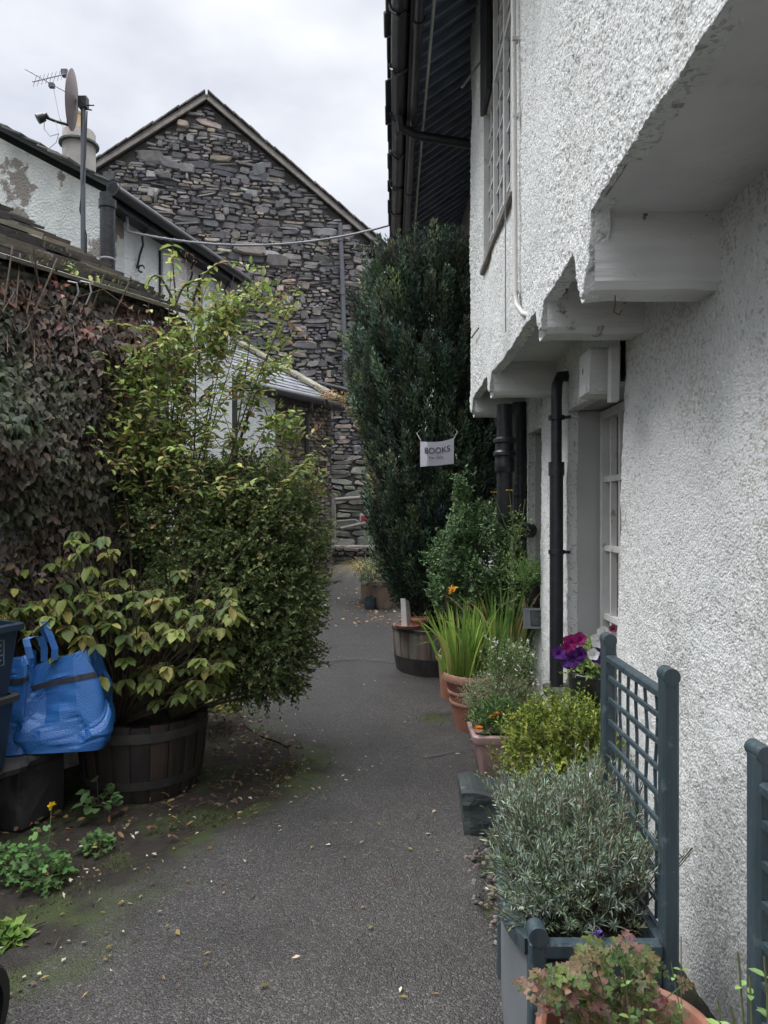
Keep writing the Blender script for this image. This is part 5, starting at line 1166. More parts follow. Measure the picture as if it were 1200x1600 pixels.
# ---- blue green trellis planters
def trellis_planter(x0, x1, y0, y1, zt, ztop, label, pw=.040):
    t = thing('trellis_planter', ((x0+x1)/2, (y0+y1)/2, 0), label, 'planter', 'blue trellis planters along the wall'); th = .028
    mb = MB(); n = 24; m = 'greenpaint'
    # left long side, its top edge dips between the corners
    vs = []
    for i in range(n+1):
        u = i/n; y = y0+.02+(y1-y0-.04)*u; dip = .045*math.sin(math.pi*u)
        bul = -.022*math.sin(math.pi*u)
        for (dx, z) in ((0, 0), (0, zt-dip-.03), (-.012, zt-dip-.03), (-.012, zt-dip), (th, zt-dip), (th, 0)): vs.append((x0+dx+bul, y, z))
    fs = [(i*6+j, i*6+(j+1) % 6, (i+1)*6+(j+1) % 6, (i+1)*6+j) for i in range(n) for j in range(6)]; mb.add(vs, fs)
    side = mb.build('side_panel', 'galv', t)
    mb = MB(); vs = []
    for i in range(n+1):
        u = i/n; y = y0+.02+(y1-y0-.04)*u; dip = .045*math.sin(math.pi*u); bul = -.022*math.sin(math.pi*u)
        for (dx, z) in ((-.016, -.034), (-.016, .006), (th+.006, .006), (th+.006, -.034)): vs.append((x0+dx+bul, y, zt-dip+z))
    mb.add(vs, [(i*4+j, i*4+(j+1) % 4, (i+1)*4+(j+1) % 4, (i+1)*4+j) for i in range(n) for j in range(4)]); mb.build('top_rail', m, t)
    mb = MB(); mb.box(((x0+x1)/2, y0+.012, zt/2-.02), (x1-x0-.05, .024, zt-.05)); mb.build('front_panel', m, t)
    mb = MB(); mb.bevbox(((x0+x1)/2, y0+.010, zt-.012), (x1-x0-.045, .034, .04), .006); mb.build('top_rail', m, t)
    mb = MB(); mb.box(((x0+x1)/2, y1-.012, zt/2), (x1-x0-.05, .024, zt)); mb.build('back_panel', m, t)
    mb = MB(); mb.box((x1-.014, (y0+y1)/2, zt/2), (.026, y1-y0-.06, zt)); mb.build('side_panel', m, t)
    for (x, y) in ((x0+.012, y0+.012), (x0+.012, y1-.012)):
        mb = MB(); mb.bevbox((x, y, (zt+.01)/2), (.042, .042, zt+.01), .006); ps = mb.build('corner_post', m, t)
        mb = MB(); mb.tube([(x-.0, y-.0245, zt+.026), (x, y+.0245, zt+.026)], .024, n=16); mb.build('cap', m, ps, smooth=True)
    for (x, y) in ((x1, y0+.022), (x1, y1-.022)):
        mb = MB(); mb.bevbox((x, y, ztop/2-.01), (pw, .044, ztop-.02), .006); n2 = 10
        mb.tube([(x, y-.0245, ztop-.02), (x, y+.0245, ztop-.02)], pw*.53, n=18); ps = mb.build('trellis_post', m, t, smooth=True)
    ya_, yb_ = y0+.045, y1-.045
    mb = MB(); mb.bevbox((x1, (ya_+yb_)/2, ztop-.075), (.030, yb_-ya_, .022), .004); mb.build('trellis_rail', m, t)
    k = 0; z = ztop-.135
    while z > zt-.02:
        mb = MB(); mb.box((x1-.004, (ya_+yb_)/2, z), (.009, yb_-ya_, .0125)); mb.build('trellis_slat', m, t); z -= .068
    for k in range(1, 6):
        y = ya_+(yb_-ya_)*k/6; q = [(x1+.006+.002*math.sin(i*1.7+k), y+.006*math.sin(i*1.1+k*2), zt+(ztop-.085-zt)*i/9) for i in range(10)]
        mb = MB(); mb.tube(q, .0048, n=6); mb.build('trellis_bar', m, t)
    mb = MB(); nx_, ny_ = 12, 16; vs = [(x0+.025+(x1-x0-.05)*i/nx_, y0+.022+(y1-y0-.044)*j/ny_, zt-.055+R(-.008, .008)) for j in range(ny_+1) for i in range(nx_+1)]
    mb.add(vs, [(j*(nx_+1)+i, j*(nx_+1)+i+1, (j+1)*(nx_+1)+i+1, (j+1)*(nx_+1)+i) for j in range(ny_) for i in range(nx_)]); mb.build('soil', 'soil', t)
    return t
trellis_planter(.345, .685, 1.78, 2.325, .435, 1.115, 'blue green wooden trellis planter full of silvery lavender')
tp2 = trellis_planter(.30, .630, .60, 1.27, .43, 1.110, 'nearer blue trellis planter whose round topped post stands at the right edge', pw=.028)
def lavender():
    b = Vector((.52, 2.1, .38)); t = thing('lavender', b, 'bushy silver green lavender filling the blue trellis planter', 'shrub')
    acc = Leaves(); cols = [(.095, .128, .085), (.125, .155, .115), (.07, .095, .058), (.18, .21, .175), (.06, .085, .04), (.12, .12, .065)]
    wts = [.28, .25, .17, .12, .12, .06]
    n = 760; u = rng.random(n); a = rng.uniform(0, 6.28, n)
    cx = rng.uniform(.37, .665, n); cy = rng.uniform(1.90, 2.36, n)
    hgt = .07+.14*np.clip((cy-1.82)/.3, 0, 1)+rng.uniform(-.06, .05, n)+.10*np.clip((cx-.45)/.2, 0, 1)+.16*(fbm(np.stack([cx*14, cy*14, cx*0], -1), 91)-.5)
    base = np.stack([(cx-.52)*.72+.52, (cy-2.1)*.8+2.1, np.full(n, .375)], 1); tip = np.stack([cx+(cx-.52)*.28+rng.normal(0, .032, n), cy+(cy-2.12)*.30+rng.normal(0, .032, n), .38+hgt], 1)
    # floppy stems over the left rim and the trellis side
    k = 120; base2 = np.stack([rng.uniform(.38, .45, k), rng.uniform(1.9, 2.35, k), np.full(k, .38)], 1); tip2 = base2+np.stack([-rng.uniform(.03, .115, k), rng.normal(0, .05, k), rng.uniform(.02, .19, k)], 1)
    k2 = 16; base3 = np.stack([rng.uniform(.44, .60, k2), rng.uniform(1.87, 1.95, k2), np.full(k2, .38)], 1); tip3 = base3+np.stack([rng.normal(0, .05, k2), -rng.uniform(.0, .05, k2), rng.uniform(.03, .10, k2)], 1)
    base = np.concatenate([base, base2, base3]); tip = np.concatenate([tip, tip2, tip3])
    d = tip-base; L = np.linalg.norm(d, axis=1); N_ = len(base); tw = rng.choice(6, N_, p=wts)
    for j in range(15):
        f = .42+.58*j/14; p = base+d*f; p[:, 2] += .02*np.sin(f*3.1)
        for s in range(2):
            r = unit(rng.normal(0, 1, (N_, 3))); ld = unit(unit(d)*(.55+.4*f)+r*.8); mixc = np.where(rng.random(N_) < .6, tw, rng.choice(6, N_, p=wts))
            acc.add(p+r*.002, ld, rng.normal(0, .5, (N_, 3))+np.array([0, 0, .7]), rng.uniform(.016, .032, N_)*(1.15-.3*f), rng.uniform(.0026, .0040, N_), palette(N_, cols, jit=.15, twig=mixc)*(.75+.35*f), .1, .08, 'dia')
    acc.build('foliage', t, 'needle')
    mb = MB(); twigs(mb, base, d, L, r=.0014); mb.build('stems', 'stem', t)
    fl = Leaves(); k = 20; c = np.array(at(934, 1461, 1.80)); fl.add(np.tile(c, (k, 1))+rng.normal(0, 1, (k, 3))*[.004, .004, .006], rng.normal(0, .5, (k, 3))+[0, 0, .6], rng.normal(0, 1, (k, 3)), .014, .008, palette(k, [(.16, .10, .34)], jit=.1)); fl.build('flower', t, 'petal')
lavender()
# foreground terracotta bowl with aquilegia
def aquilegia():
    b = Vector((.49, 1.5, 0)); h = .425; t = thing('potted_aquilegia', b, 'large orange terracotta pot of pink and green lobed leaves at the bottom edge', 'potted plant')
    mb = MB(); mb.lathe(b, [(.12, 0), (.125, .01), (.15, .2), (.163, h-.07), (.150, h-.07), (.115, .1), (0, .1)], n=48); pp = mb.build('pot', 'terracotta', t, smooth=True)
    mb = MB(); mb.lathe(b+ZZ*h, [(.158, -.075), (.184, -.072), (.190, -.06), (.191, -.015), (.187, -.003), (.178, 0), (.168, -.004), (.160, -.02), (.150, -.09), (.148, -.14)], n=56, cap_bottom=False); mb.build('rim', 'terracotta', pp, smooth=True)
    soil(t, b+ZZ*(h-.10), .145)
    acc = Leaves(); mbs = MB(); cols_g = [(.085, .13, .032), (.12, .155, .042), (.05, .09, .022), (.14, .15, .05)]; cols_p = [(.20, .10, .085), (.24, .135, .10), (.15, .07, .07), (.25, .17, .11), (.14, .10, .045)]
    n = 150; k = 0
    while k < n:
        px = random.gauss(938, 62); py = random.gauss(1530, 38); Yl = R(1.38, 1.62)
        if not (812 < px < 1070 and 1448 < py < 1640): continue
        if py < 1455+abs(px-960)*.45: continue
        c = at(px, py, Yl); k += 1
        root = b+Vector((R(-.07, .03), R(-.05, .05), h-.09)); mid = root.lerp(c, .6)+ZZ*.05
        if k % 3 == 0: mbs.tube([root, mid, c], .0014, n=4, cap=False)
        pink = R(0, 1) < (.48 if (px < 940 or px > 1020) else .2); cs = cols_p if pink else cols_g; col0 = np.array(random.choice(cs))*R(.75, 1.2)
        yaw0 = R(0, 6.28); tl = Vector((R(-.4, .4), R(-.9, .1), 1)).normalized(); xx_ = tl.orthogonal().normalized(); yy_ = tl.cross(xx_)
        nlf = 3
        for q in range(nlf):
            a = yaw0+q*2.09; d = xx_*math.cos(a)+yy_*math.sin(a)
            col = np.clip(col0*(1+rng.normal(0, .12, 3)), .01, 1)
            if not pink and R(0, 1) < .2: col = np.array(random.choice(cols_p))
            ll = R(.016, .029)
            acc.add(np.array([c+d*.003]), np.array([d]), np.array([tl]), ll, ll*R(.85, 1.05), [col], fold=R(.2, .9), curl=R(-.1, .5), kind='trefoil')
    acc.build('leaves', t, 'soft_leaf'); mbs.build('stems', 'greenstem', t)
aquilegia()
# slender seedlings between pot and trellis, at the right edge
def weeds(name, label, cat, specs, cols, parent_h=0, leafL=.04, leafW=.02, r=.0018, kind='oval'):
    b = Vector(specs[0][0]); t = thing(name, b, label, cat); mb = MB(); acc = Leaves()
    for root, tip, nl in specs:
        root = Vector(root); tip = Vector(tip); m = root.lerp(tip, .5)+Vector((R(-.02, .02), 0, 0)); pts = [root, m, tip]; mb.tube(pts, r, n=5, cap=False)
        for k in range(nl):
            f = .25+.75*(k+.5)/nl; p = root.lerp(m, f*2) if f < .5 else m.lerp(tip, f*2-1); a = R(0, 6.28)
            for sg in (0, math.pi):
                d = np.array([[math.cos(a+sg), math.sin(a+sg), .35]]); l = leafL*R(.6, 1.15)*(1.1-.4*f); acc.add(np.array([p]), d, np.array([[0, 0, 1.]]), l, l*leafW/leafL, palette(1, cols), .2, .2, kind)
    mb.build('stems', 'greenstem', t); acc.build('leaves', t)
wc = [(.12, .20, .07), (.16, .25, .09), (.09, .15, .05)]
weeds('seedling', 'slender self sown stems standing at the back of the terracotta pot', 'weed', [((.50, 1.34, .33), at(974, 1510, 1.36), 4), ((.53, 1.36, .33), at(1012, 1500, 1.42), 3), ((.56, 1.36, .33), at(1046, 1500, 1.4), 4), ((.57, 1.40, .33), at(1062, 1370+90, 1.42), 2), ((.54, 1.33, .33), at(1000, 1545, 1.33), 3)], wc, leafL=.022, leafW=.012, r=.001)
weeds('nettle', 'leafy green weed growing up the post at the bottom right edge', 'weed', [((.64, 1.16, .0), at(1168, 1520, 1.17), 9), ((.66, 1.16, .0), at(1190, 1490, 1.15), 9), ((.60, 1.17, .0), at(1120, 1560, 1.18), 6), ((.66, 1.2, .0), at(1150, 1485, 1.25), 5), ((.62, 1.12, .0), at(1195, 1545, 1.12), 8), ((.62, 1.15, .0), at(1140, 1570, 1.12), 7)], wc, leafL=.034, leafW=.020)

# ---- far pots by the yew
def far_pots():
    Y = 9.1; b = at(600, 950, Y); b.z = gzf(Y)+.01; t = thing('potted_shrub', b, 'old lichen stained clay pot of grey green shrub beyond the yew', 'potted plant')
    mb = MB(); mb.lathe(b, [(.12, 0), (.125, .01), (.165, .29), (.178, .29), (.18, .34), (.165, .345), (.15, .30), (.1, .1), (0, .1)], n=28); mb.build('pot', 'oldpot', t, smooth=True)
    acc = Leaves(); p, o = ellipsoid(420, b+Vector((-.06, -.02, .42)), (.26, .2, .16), bias=.4, seed=22); spray(acc, p, o+np.array([0, 0, .5]), .08, 7, .03, .012, [(.09, .12, .08), (.13, .16, .11), (.06, .08, .05)], spread=1); acc.build('foliage', t)
    b2 = b+Vector((-.20, .40, .02)); b2.z = gzf(b2.y); t = thing('potted_grass', b2, 'drooping straw yellow ornamental grass behind the old clay pot', 'potted plant'); potmesh(t, b2, .13, .1, .3, 'oldpot')
    acc = Leaves(); n = 560; a = rng.uniform(0, 6.28, n); base = np.array(b2)+np.stack([np.cos(a)*.06, np.sin(a)*.06, a*0+.28], 1)
    lean = rng.uniform(.1, .6, n); d = np.stack([np.cos(a)*lean, np.sin(a)*lean, np.ones(n)], 1)
    acc.blade(base, d, rng.uniform(.35, .62, n), rng.uniform(.003, .006, n), rng.uniform(.5, 1.1, n), palette(n, [(.34, .27, .11), (.26, .25, .10), (.42, .34, .17), (.18, .2, .06)]), seg=6); acc.build('leaves', t)
    b3 = at(578, 945, 9.0); b3.z = gzf(9.0)+.01; t = thing('small_pot', b3, 'small dark teal glazed pot left of the old clay pot', 'pot'); mb = MB(); mb.lathe(b3, [(.06, 0), (.075, .05), (.07, .13), (.078, .135), (.078, .15), (.062, .15), (.05, .03), (0, .03)], n=20); mb.build('pot', 'bluepaint', t, smooth=True)
    b4 = at(619, 950, 9.5); b4.z = gzf(9.5); t = thing('small_pot', b4, 'plain brown pot half hidden behind the old clay pot', 'pot'); potmesh(t, b4, .15, .11, .3, 'brownpot'); soil(t, b4+ZZ*.26, .12)
far_pots()

# ---- end of the lane: rail, estate board, low wall
def lane_end():
    Y = 13.3; g = gzf(Y); t = thing('wooden_rail', (-1.0, Y, g), 'rough pale pole fence across the foot of the stone gable', 'fence')
    for px in (521, 600): 
        a = at(px, 780, Y); mb = MB(); mb.tube([Vector((a.x, Y, g-.1)), Vector((a.x+.01, Y, (g+a.z)/2)), a+ZZ*.03], .04, n=8); mb.build('post', 'verge', t)
    mb = MB(); mb.tube([at(519, 781, Y), at(560, 778, Y), at(606, 774, Y)], .035, n=8); mb.build('rail', 'verge', t)
    mb = MB(); mb.tube([at(532, 826, Y-.3), at(560, 820, Y-.3), at(606, 810, Y-.3)], .03, n=8); mb.build('rail', 'verge', t)
    Y = 13.0; mb = MB(); c = at(580, 800, Y)
    t = thing('board_sign', c, 'white peaked board with a red panel leaning behind the yew', 'sign')
    mb.poly([at(562, 815, Y), at(606, 815, Y), at(606, 790, Y), at(582, 790, Y), at(562, 803, Y)], (0, 1, 0), .03); mb.build('board', 'window_white', t)
    mb = MB(); mb.poly([at(564, 814, Y-.01), at(604, 813, Y-.01), at(604, 805, Y-.01), at(564, 806, Y-.01)], (0, 1, 0), .006); mb.build('panel', 'red', t)
    mb = MB(); a = at(590, 815, Y); mb.box((a.x, Y+.015, (a.z+gzf(Y))/2), (.06, .03, a.z-gzf(Y))); mb.build('post', 'verge', t)
    O = Vector((-1.15, 12.9, gzf(12.9)-.05)); t = thing('low_wall', O, 'low dark dry stone wall with pale coping at the end of the lane', 'wall')
    mb = MB(); mb.box(O+Vector((.8, .2, .16)), (1.6, .35, .32)); wl = mb.build('core', 'mortar', t)
    mb = MB(); rubble(mb, O, (1, 0, 0), ZZ, (0, -1, 0), 1.6, .33, lambda u, v, a, b: True, hmin=.05, hmax=.12); mb.build('stones', 'stone', wl)
    mb = MB()
    for k in range(5): mb.bevbox(O+Vector((.16+.32*k, .2, .36)), (.31, .42, .05), .01, jit=.006)
    mb.build('coping', 'verge', t)
    # hedge and roofs far beyond, right of the gable
    acc = Leaves(); p, o = ellipsoid(5200, (6, 30, 1.8), (9, 2.5, 2.6), bias=.3, seed=31); spray(acc, p, o, .3, 5, .14, .09, [(.03, .05, .02), (.05, .07, .03)]); h_ = acc.build('far_hedge', None, origin=(6, 30, 0)); tag(h_, 'dark hedge in the far distance beyond the stone gable', 'hedge')
lane_end()
def verge_plants():
    b = Vector((-1.45, 10.2, gzf(10.2))); t = thing('verge_shrub', b, 'low straggling shrub at the foot of the small stone store', 'shrub')
    acc = Leaves(); n = 900; Y = rng.uniform(9.0, 12.6, n); X = lin(Y, XL)-.02-np.abs(rng.normal(0, .28, n)); Z = gz(Y)+rng.random(n)**1.7*(.25+.45*(Y > 10.3))
    p = np.stack([X, Y, Z], 1); spray(acc, p, rng.normal(0, .6, (n, 3))+np.array([.3, -.2, .6]), .12, 8, .032, .015, [(.05, .075, .03), (.08, .10, .04), (.035, .05, .02), (.13, .12, .06)], spread=1); acc.build('foliage', t)
    mb = MB(); limbs(mb, b, [Vector(q) for q in p[:40]], r0=.008); mb.build('stems', 'stem', t)
verge_plants()

# ================================================================== LEFT SIDE PLANTS
BL = Vector((-1.39, 4.02, -.01))
barrel('half_barrel', 'dark half barrel under the spreading shrub on the left', BL, .345, .30, .40, [(.028, .020, .016), (.034, .023, .018), (.022, .017, .015), (.042, .027, .02)], 'half barrel planters', 'blackhoop', hoops=((.18, .045), (.80, .05)))
def privet():
    b = Vector((-1.25, 4.1, .33)); t = thing('small_leaf_shrub', b, 'dense small leaved green shrub spilling from the dark barrel over the lane', 'shrub')
    cols = [(.055, .082, .030), (.080, .110, .042), (.042, .062, .024), (.12, .145, .055), (.17, .18, .075)]; w = [.32, .28, .18, .15, .07]
    acc = Leaves(); P_, O_ = [], []
    for (c, r, n, sd_) in (((-.93, 4.35, 1.0), (.49, .46, .38), 2300, 41), ((-.86, 4.45, 1.36), (.44, .42, .34), 1700, 42), ((-.80, 4.25, .68), (.31, .32, .26), 950, 43), ((-1.25, 4.5, 1.45), (.42, .4, .36), 1200, 44), ((-.90, 4.6, 1.62), (.27, .3, .22), 520, 45), ((-1.2, 4.35, .75), (.3, .3, .3), 400, 46)):
        p, o = ellipsoid(n, c, r, bias=.28, gap=.36, gs=2.8, seed=sd_); P_.append(p); O_.append(o)
    p = np.concatenate(P_); o = np.concatenate(O_)
    d = unit(o*.75+np.array([.1, -.05, .35])+rng.normal(0, .35, p.shape))
    spray(acc, p, d, .13, 9, .027, .018, cols, w=w, spread=.85, droop=.1, curl=.08, jit=.2)
    acc.build('foliage', t)
    mb = MB(); limbs(mb, b, [Vector(q) for q in p[::70]], r0=.012, seg=5); twigs(mb, p[::3], d[::3], .13, r=.0016, droop=.1); mb.build('stems', 'stem', t)
privet()
def bigleaf():
    b = Vector((-1.5, 3.95, .33)); t = thing('azalea', b, 'broad leaved yellowing shrub drooping over the dark barrel and the blue bags', 'shrub')
    cols = [(.085, .110, .028), (.115, .138, .036), (.062, .088, .026), (.165, .155, .05), (.045, .068, .022), (.16, .105, .06)]; w = [.28, .2, .26, .12, .12, .02]
    pts = []
    region = [(20, 350, 880, 1070), (60, 330, 930, 1080)]
    k = 0
    while len(pts) < 215:
        px, py = R(-40, 365), R(850, 1095)
        top = 905-30*math.sin(px/60) if px > 60 else 900
        if px < 60 and py > 990: continue
        if py < top and R(0, 1) > .18: continue
        if px < 170 and py > 1060: continue
        Y = R(3.55, 3.95) + (0.25 if py < 930 else 0); pts.append(at(px, py, Y))
    for (px, py) in ((120, 830), (135, 850), (115, 865), (160, 838), (205, 890), (140, 885), (60, 905), (20, 920), (175, 930), (245, 920), (110, 845), (10, 900), (35, 890), (80, 880), (100, 915), (130, 930), (55, 940), (25, 950), (90, 950), (5, 935), (150, 955), (118, 968), (185, 905), (215, 925), (45, 965), (75, 975)): pts.append(at(px, py, R(3.6, 3.85)))
    acc = Leaves(); mb = MB()
    for c in pts:
        nl = random.choice([4, 5, 5, 6, 7]); a0 = R(0, 6.28); s = R(.7, 1.15); ci = rng.choice(6, p=w)
        tilt = np.array([R(-.5, .5), R(-.9, .0), 0])
        for q in range(nl):
            a = a0+6.283*q/nl+R(-.25, .25); d = np.array([[math.cos(a), math.sin(a), R(-1.1, -.15)]])+tilt*.3; up = np.array([[tilt[0]*.5+math.cos(a)*.6, tilt[1]*.5+math.sin(a)*.6, 1.]])
            l = s*R(.062, .095); j = ci if R(0, 1) < .65 else rng.choice(6, p=w)
            acc.add(np.array([c]), d, up, l, l*R(.52, .66), palette(1, cols, jit=.12, twig=[j]), .3, R(.05, .3), 'oval')
        m = b.lerp(c, .5)+Vector((R(-.06, .06), R(-.05, .05), R(.0, .15))); mb.tube([b, m, c+ZZ*.02, c], .004, n=5, cap=False, rs=[.008, .004, .0025, .002])
    acc.build('leaves', t); mb.build('stems', 'stem', t)
bigleaf()
def weigela():
    b = Vector((-1.45, 4.4, .3)); t = thing('tall_shrub', b, 'tall airy shrub of arching stems with light green leaves above the dense one', 'shrub')
    cols = [(.14, .19, .055), (.19, .235, .078), (.095, .14, .042), (.26, .275, .10), (.28, .23, .10), (.20, .13, .07)]; w = [.33, .27, .2, .1, .06, .04]
    acc = Leaves(); mb = MB()
    def shoot(px, py, Y, root, nl, l=.058, br=True, start=.35):
        tip = at(px, py, Y); root = Vector(root); o = Vector((R(-.1, .1), R(-.1, .1), R(.05, .2))); n = 12
        q = [root.lerp(tip, i/n)+o*math.sin(math.pi*i/n) for i in range(n+1)]; mb.tube(q, .006, n=5, cap=False, rs=[.009*(1-.82*i/n) for i in range(n+1)])
        for k in range(nl):
            f = start+(1-start)*(k+.5)/nl; i = min(int(f*n), n-1); p = q[i].lerp(q[i+1], f*n-i); a = R(0, 3.14)+k*1.57
            for sg in (0, 3.1416):
                d = np.array([[math.cos(a+sg), math.sin(a+sg)*.8, R(-.35, .35)]]); ll = l*R(.7, 1.2); acc.add(np.array([p]), d, np.array([[math.cos(a+sg)*.5, math.sin(a+sg)*.5-.2, 1.]]), ll, ll*R(.46, .6), palette(1, cols, w, jit=.14), .3, R(.1, .4), 'oval')
        if br:
            for k in range(5):
                f = R(.5, .99); i = min(int(f*n), n-1); p = q[i]; e = p+Vector((R(-.28, .28), R(-.25, .15), R(.02, .26))); mb.tube([p, p.lerp(e, .5)+ZZ*.02, e], .0022, n=4, cap=False)
                for m in range(7):
                    ff = (m+.6)/7; pp = p.lerp(e, ff); a = R(0, 3.14)
                    for sg in (0, 3.1416):
                        d = np.array([[math.cos(a+sg), math.sin(a+sg)*.8, R(-.4, .3)]]); ll = l*R(.6, 1.1); acc.add(np.array([pp]), d, np.array([[math.cos(a+sg)*.5, math.sin(a+sg)*.5-.2, 1.]]), ll, ll*R(.48, .6), palette(1, cols, w, jit=.14), .3, R(.1, .4), 'oval')
    rt = b
    for (px, py) in ((268, 385), (300, 455), (352, 470), (402, 430), (470, 440), (440, 500), (330, 420), (230, 470), (375, 520), (420, 560), (260, 540), (180, 560), (300, 590), (340, 600), (210, 620), (390, 640), (430, 640), (150, 600), (110, 490), (90, 520), (250, 660), (320, 680), (450, 700), (370, 720), (470, 730), (190, 690), (150, 640), (290, 500), (345, 540)):
        far = px > 360; shoot(px, py, R(4.0, 4.6), rt+Vector((R(-.15, .3), R(-.1, .2), R(0, .3))), 12 if py < 520 else 11, br=(py > 425), start=.4)
    shoot(268, 378, 4.2, at(285, 560, 4.35), 10, l=.066, br=False, start=.1); shoot(330, 440, 4.2, at(275, 470, 4.25), 8, l=.06, br=False, start=.1); shoot(225, 455, 4.2, at(275, 480, 4.25), 5, br=False, start=.2); shoot(410, 420, 4.3, at(300, 470, 4.3), 8, br=False, start=.2)
    # filler sprays in the body
    P_ = []
    for (px, py, r, n) in ((330, 550, 60, 120), (260, 600, 70, 150), (180, 600, 55, 120), (400, 560, 50, 90), (290, 680, 75, 150), (440, 690, 45, 70), (220, 700, 70, 200), (360, 500, 55, 130), (430, 470, 40, 80), (130, 520, 50, 120), (120, 600, 45, 90), (115, 470, 30, 60), (480, 760, 35, 90)):
        c = np.array(at(px, py, 4.35)); P_.append(c+unit(rng.normal(0, 1, (n, 3)))*rng.random((n, 1))**.6*r*4.35/F*np.array([1, .9, 1]))
    p = np.concatenate(P_); k = fbm(p*3.5, 71) > .50; p = p[k]; 
    spray(acc, p, rng.normal(0, .6, p.shape)+np.array([0, -.2, .6]), .13, 5, .048, .026, cols, w=w, spread=.9, droop=.1, curl=.25)
    twigs(mb, p, rng.normal(0, .5, p.shape)+np.array([0, 0, .5]), .12, r=.0014)
    acc.build('leaves', t); mb.build('stems', 'stem', t)
    # dead flower heads
    for (px, py) in ((440, 470), (395, 470), (455, 450), (430, 555), (290, 415), (300, 540), (350, 560), (445, 440), (290, 640)):
        c = np.array(at(px, py, 4.3)); n = 60; hd = Leaves(); hd.add(c+rng.normal(0, 1, (n, 3))*np.array([.03, .03, .06]), rng.normal(0, 1, (n, 3)), rng.normal(0, 1, (n, 3)), .016, .006, palette(n, [(.16, .08, .06), (.22, .12, .08), (.1, .06, .05)]), kind='dia'); tag(hd.build('seed_head', t), kind='stuff')
weigela()
def creeper():
    t = thing('creeper', PW-D*2, 'dark purple green creeper covering the outhouse wall up to the roof', 'climbing plant')
    base0 = np.array(PW); d = np.array(D); ln = np.array(LN); n = 40000
    u = rng.uniform(.02, 4.4, n); z = rng.uniform(.5, 2.84, n)
    th = .10+.30*fbm(np.stack([u*1.6, z*1.6, u*0], -1), 81); lay = th*(.35+.65*rng.random(n)**.5)*np.clip((3.0-z)/.5, .45, 1)
    bulge = .26*np.exp(-((z-1.9)/.45)**2)*np.clip((u-.5)/1, 0, 1)
    keep = (fbm(np.stack([u*2.3, z*2.3, u*0], -1), 82) > .40-.12*(z > 1.6)+.30*(z < 1.5)*(u > 1.6)*(u < 3.6)*0) & ~((z < 1.55) & (u > 1.25) & (u < 1.75) & (fbm(np.stack([u*3, z*2, u*0], -1), 83) > .5))
    u, z, lay, bulge = u[keep], z[keep], lay[keep], bulge[keep]; n = len(u)
    p = base0+np.outer(-u, d)+np.outer(lay+bulge, ln); p[:, 2] = z
    hue = fbm(np.stack([u*1.5, z*1.8, u*0], -1), 84)
    c1 = palette(n, [(.060, .047, .042), (.085, .066, .055), (.042, .036, .034), (.11, .088, .068)]); c2 = palette(n, [(.040, .055, .032), (.055, .070, .038), (.030, .042, .026)]); c3 = palette(n, [(.12, .055, .045), (.16, .08, .06)])
    s = np.clip((hue-.33)*6+(z-1.7)*.8, 0, 1)[:, None]; col = c2*(1-s)+c1*s; red = (z > 2.5) & (rng.random(n) < .13); col[red] = c3[red]
    dd = np.outer(rng.normal(0, .6, n), d)+np.outer(rng.uniform(.0, .8, n), ln)+np.array([0, 0, -.9]); up = np.outer(rng.uniform(.4, 1.1, n), ln)+np.array([0, 0, .75])+rng.normal(0, .42, (n, 3))
    L = rng.uniform(.026, .066, n); acc = Leaves(); h = n//2
    acc.add(p[:h], dd[:h], up[:h], L[:h], L[:h]*.85, col[:h], .3, .25, 'lobed'); acc.add(p[h:], dd[h:], up[h:], L[h:], L[h:]*.6, col[h:], .35, .25, 'oval')
    # over the eave
    m = 900; u = rng.uniform(.1, 4.4, m); q = np.array(PW)+np.outer(-u, d)+np.outer(rng.uniform(-.25, .25, m), ln); q[:, 2] = 2.86-.45*((q-np.array(PW))@ln)*1-.1+rng.uniform(0, .12, m)
    k = fbm(np.stack([u*3, u*0, u*0], -1), 85) > .45; q = q[k]; m = len(q); acc.add(q, rng.normal(0, .6, (m, 3))+ln*.4, rng.normal(0, .5, (m, 3))+np.array([0, 0, 1.]), rng.uniform(.02, .055, m), rng.uniform(.015, .03, m), palette(m, [(.15, .055, .05), (.09, .05, .05), (.20, .09, .06)]), kind='lobed')
    acc.build('leaves', t)
    mb = MB()
    for k in range(60):
        u0 = R(.05, 4.2); pts = []; x = u0
        for i in range(9):
            zz_ = .2+2.7*i/8; x += R(-.15, .15); q = PW-D*x+LN*R(.03, .22); pts.append(Vector((q.x, q.y, zz_)))
        mb.tube(pts, .005, n=5, cap=False)
    for k in range(46):      # bare tangle under the eave
        u0 = R(-.05, 1.6); a = PW-D*u0+LN*R(0, .15)+ZZ*R(2.45, 2.72); c = a+LN*R(.05, .3)+D*R(-.3, .35)+ZZ*R(-.25, .08); mb.tube([a, a.lerp(c, .5)+ZZ*R(-.05, .1), c], .0028, n=4, cap=False)
    mb.build('stems', 'stem', t)
    mb = MB(); a = at(115, 452, 4.0); 
    for px in (112, 132): q = at(px, 452, 4.0); mb.tube([q+Vector((-.03, 0, .05)), q+Vector((.02, 0, .04)), q+Vector((.03, 0, -.01)), q+Vector((0, 0, -.08))], .005, n=6, cap=False)
    mb.build('bare_tendrils', 'alu', t)
creeper()

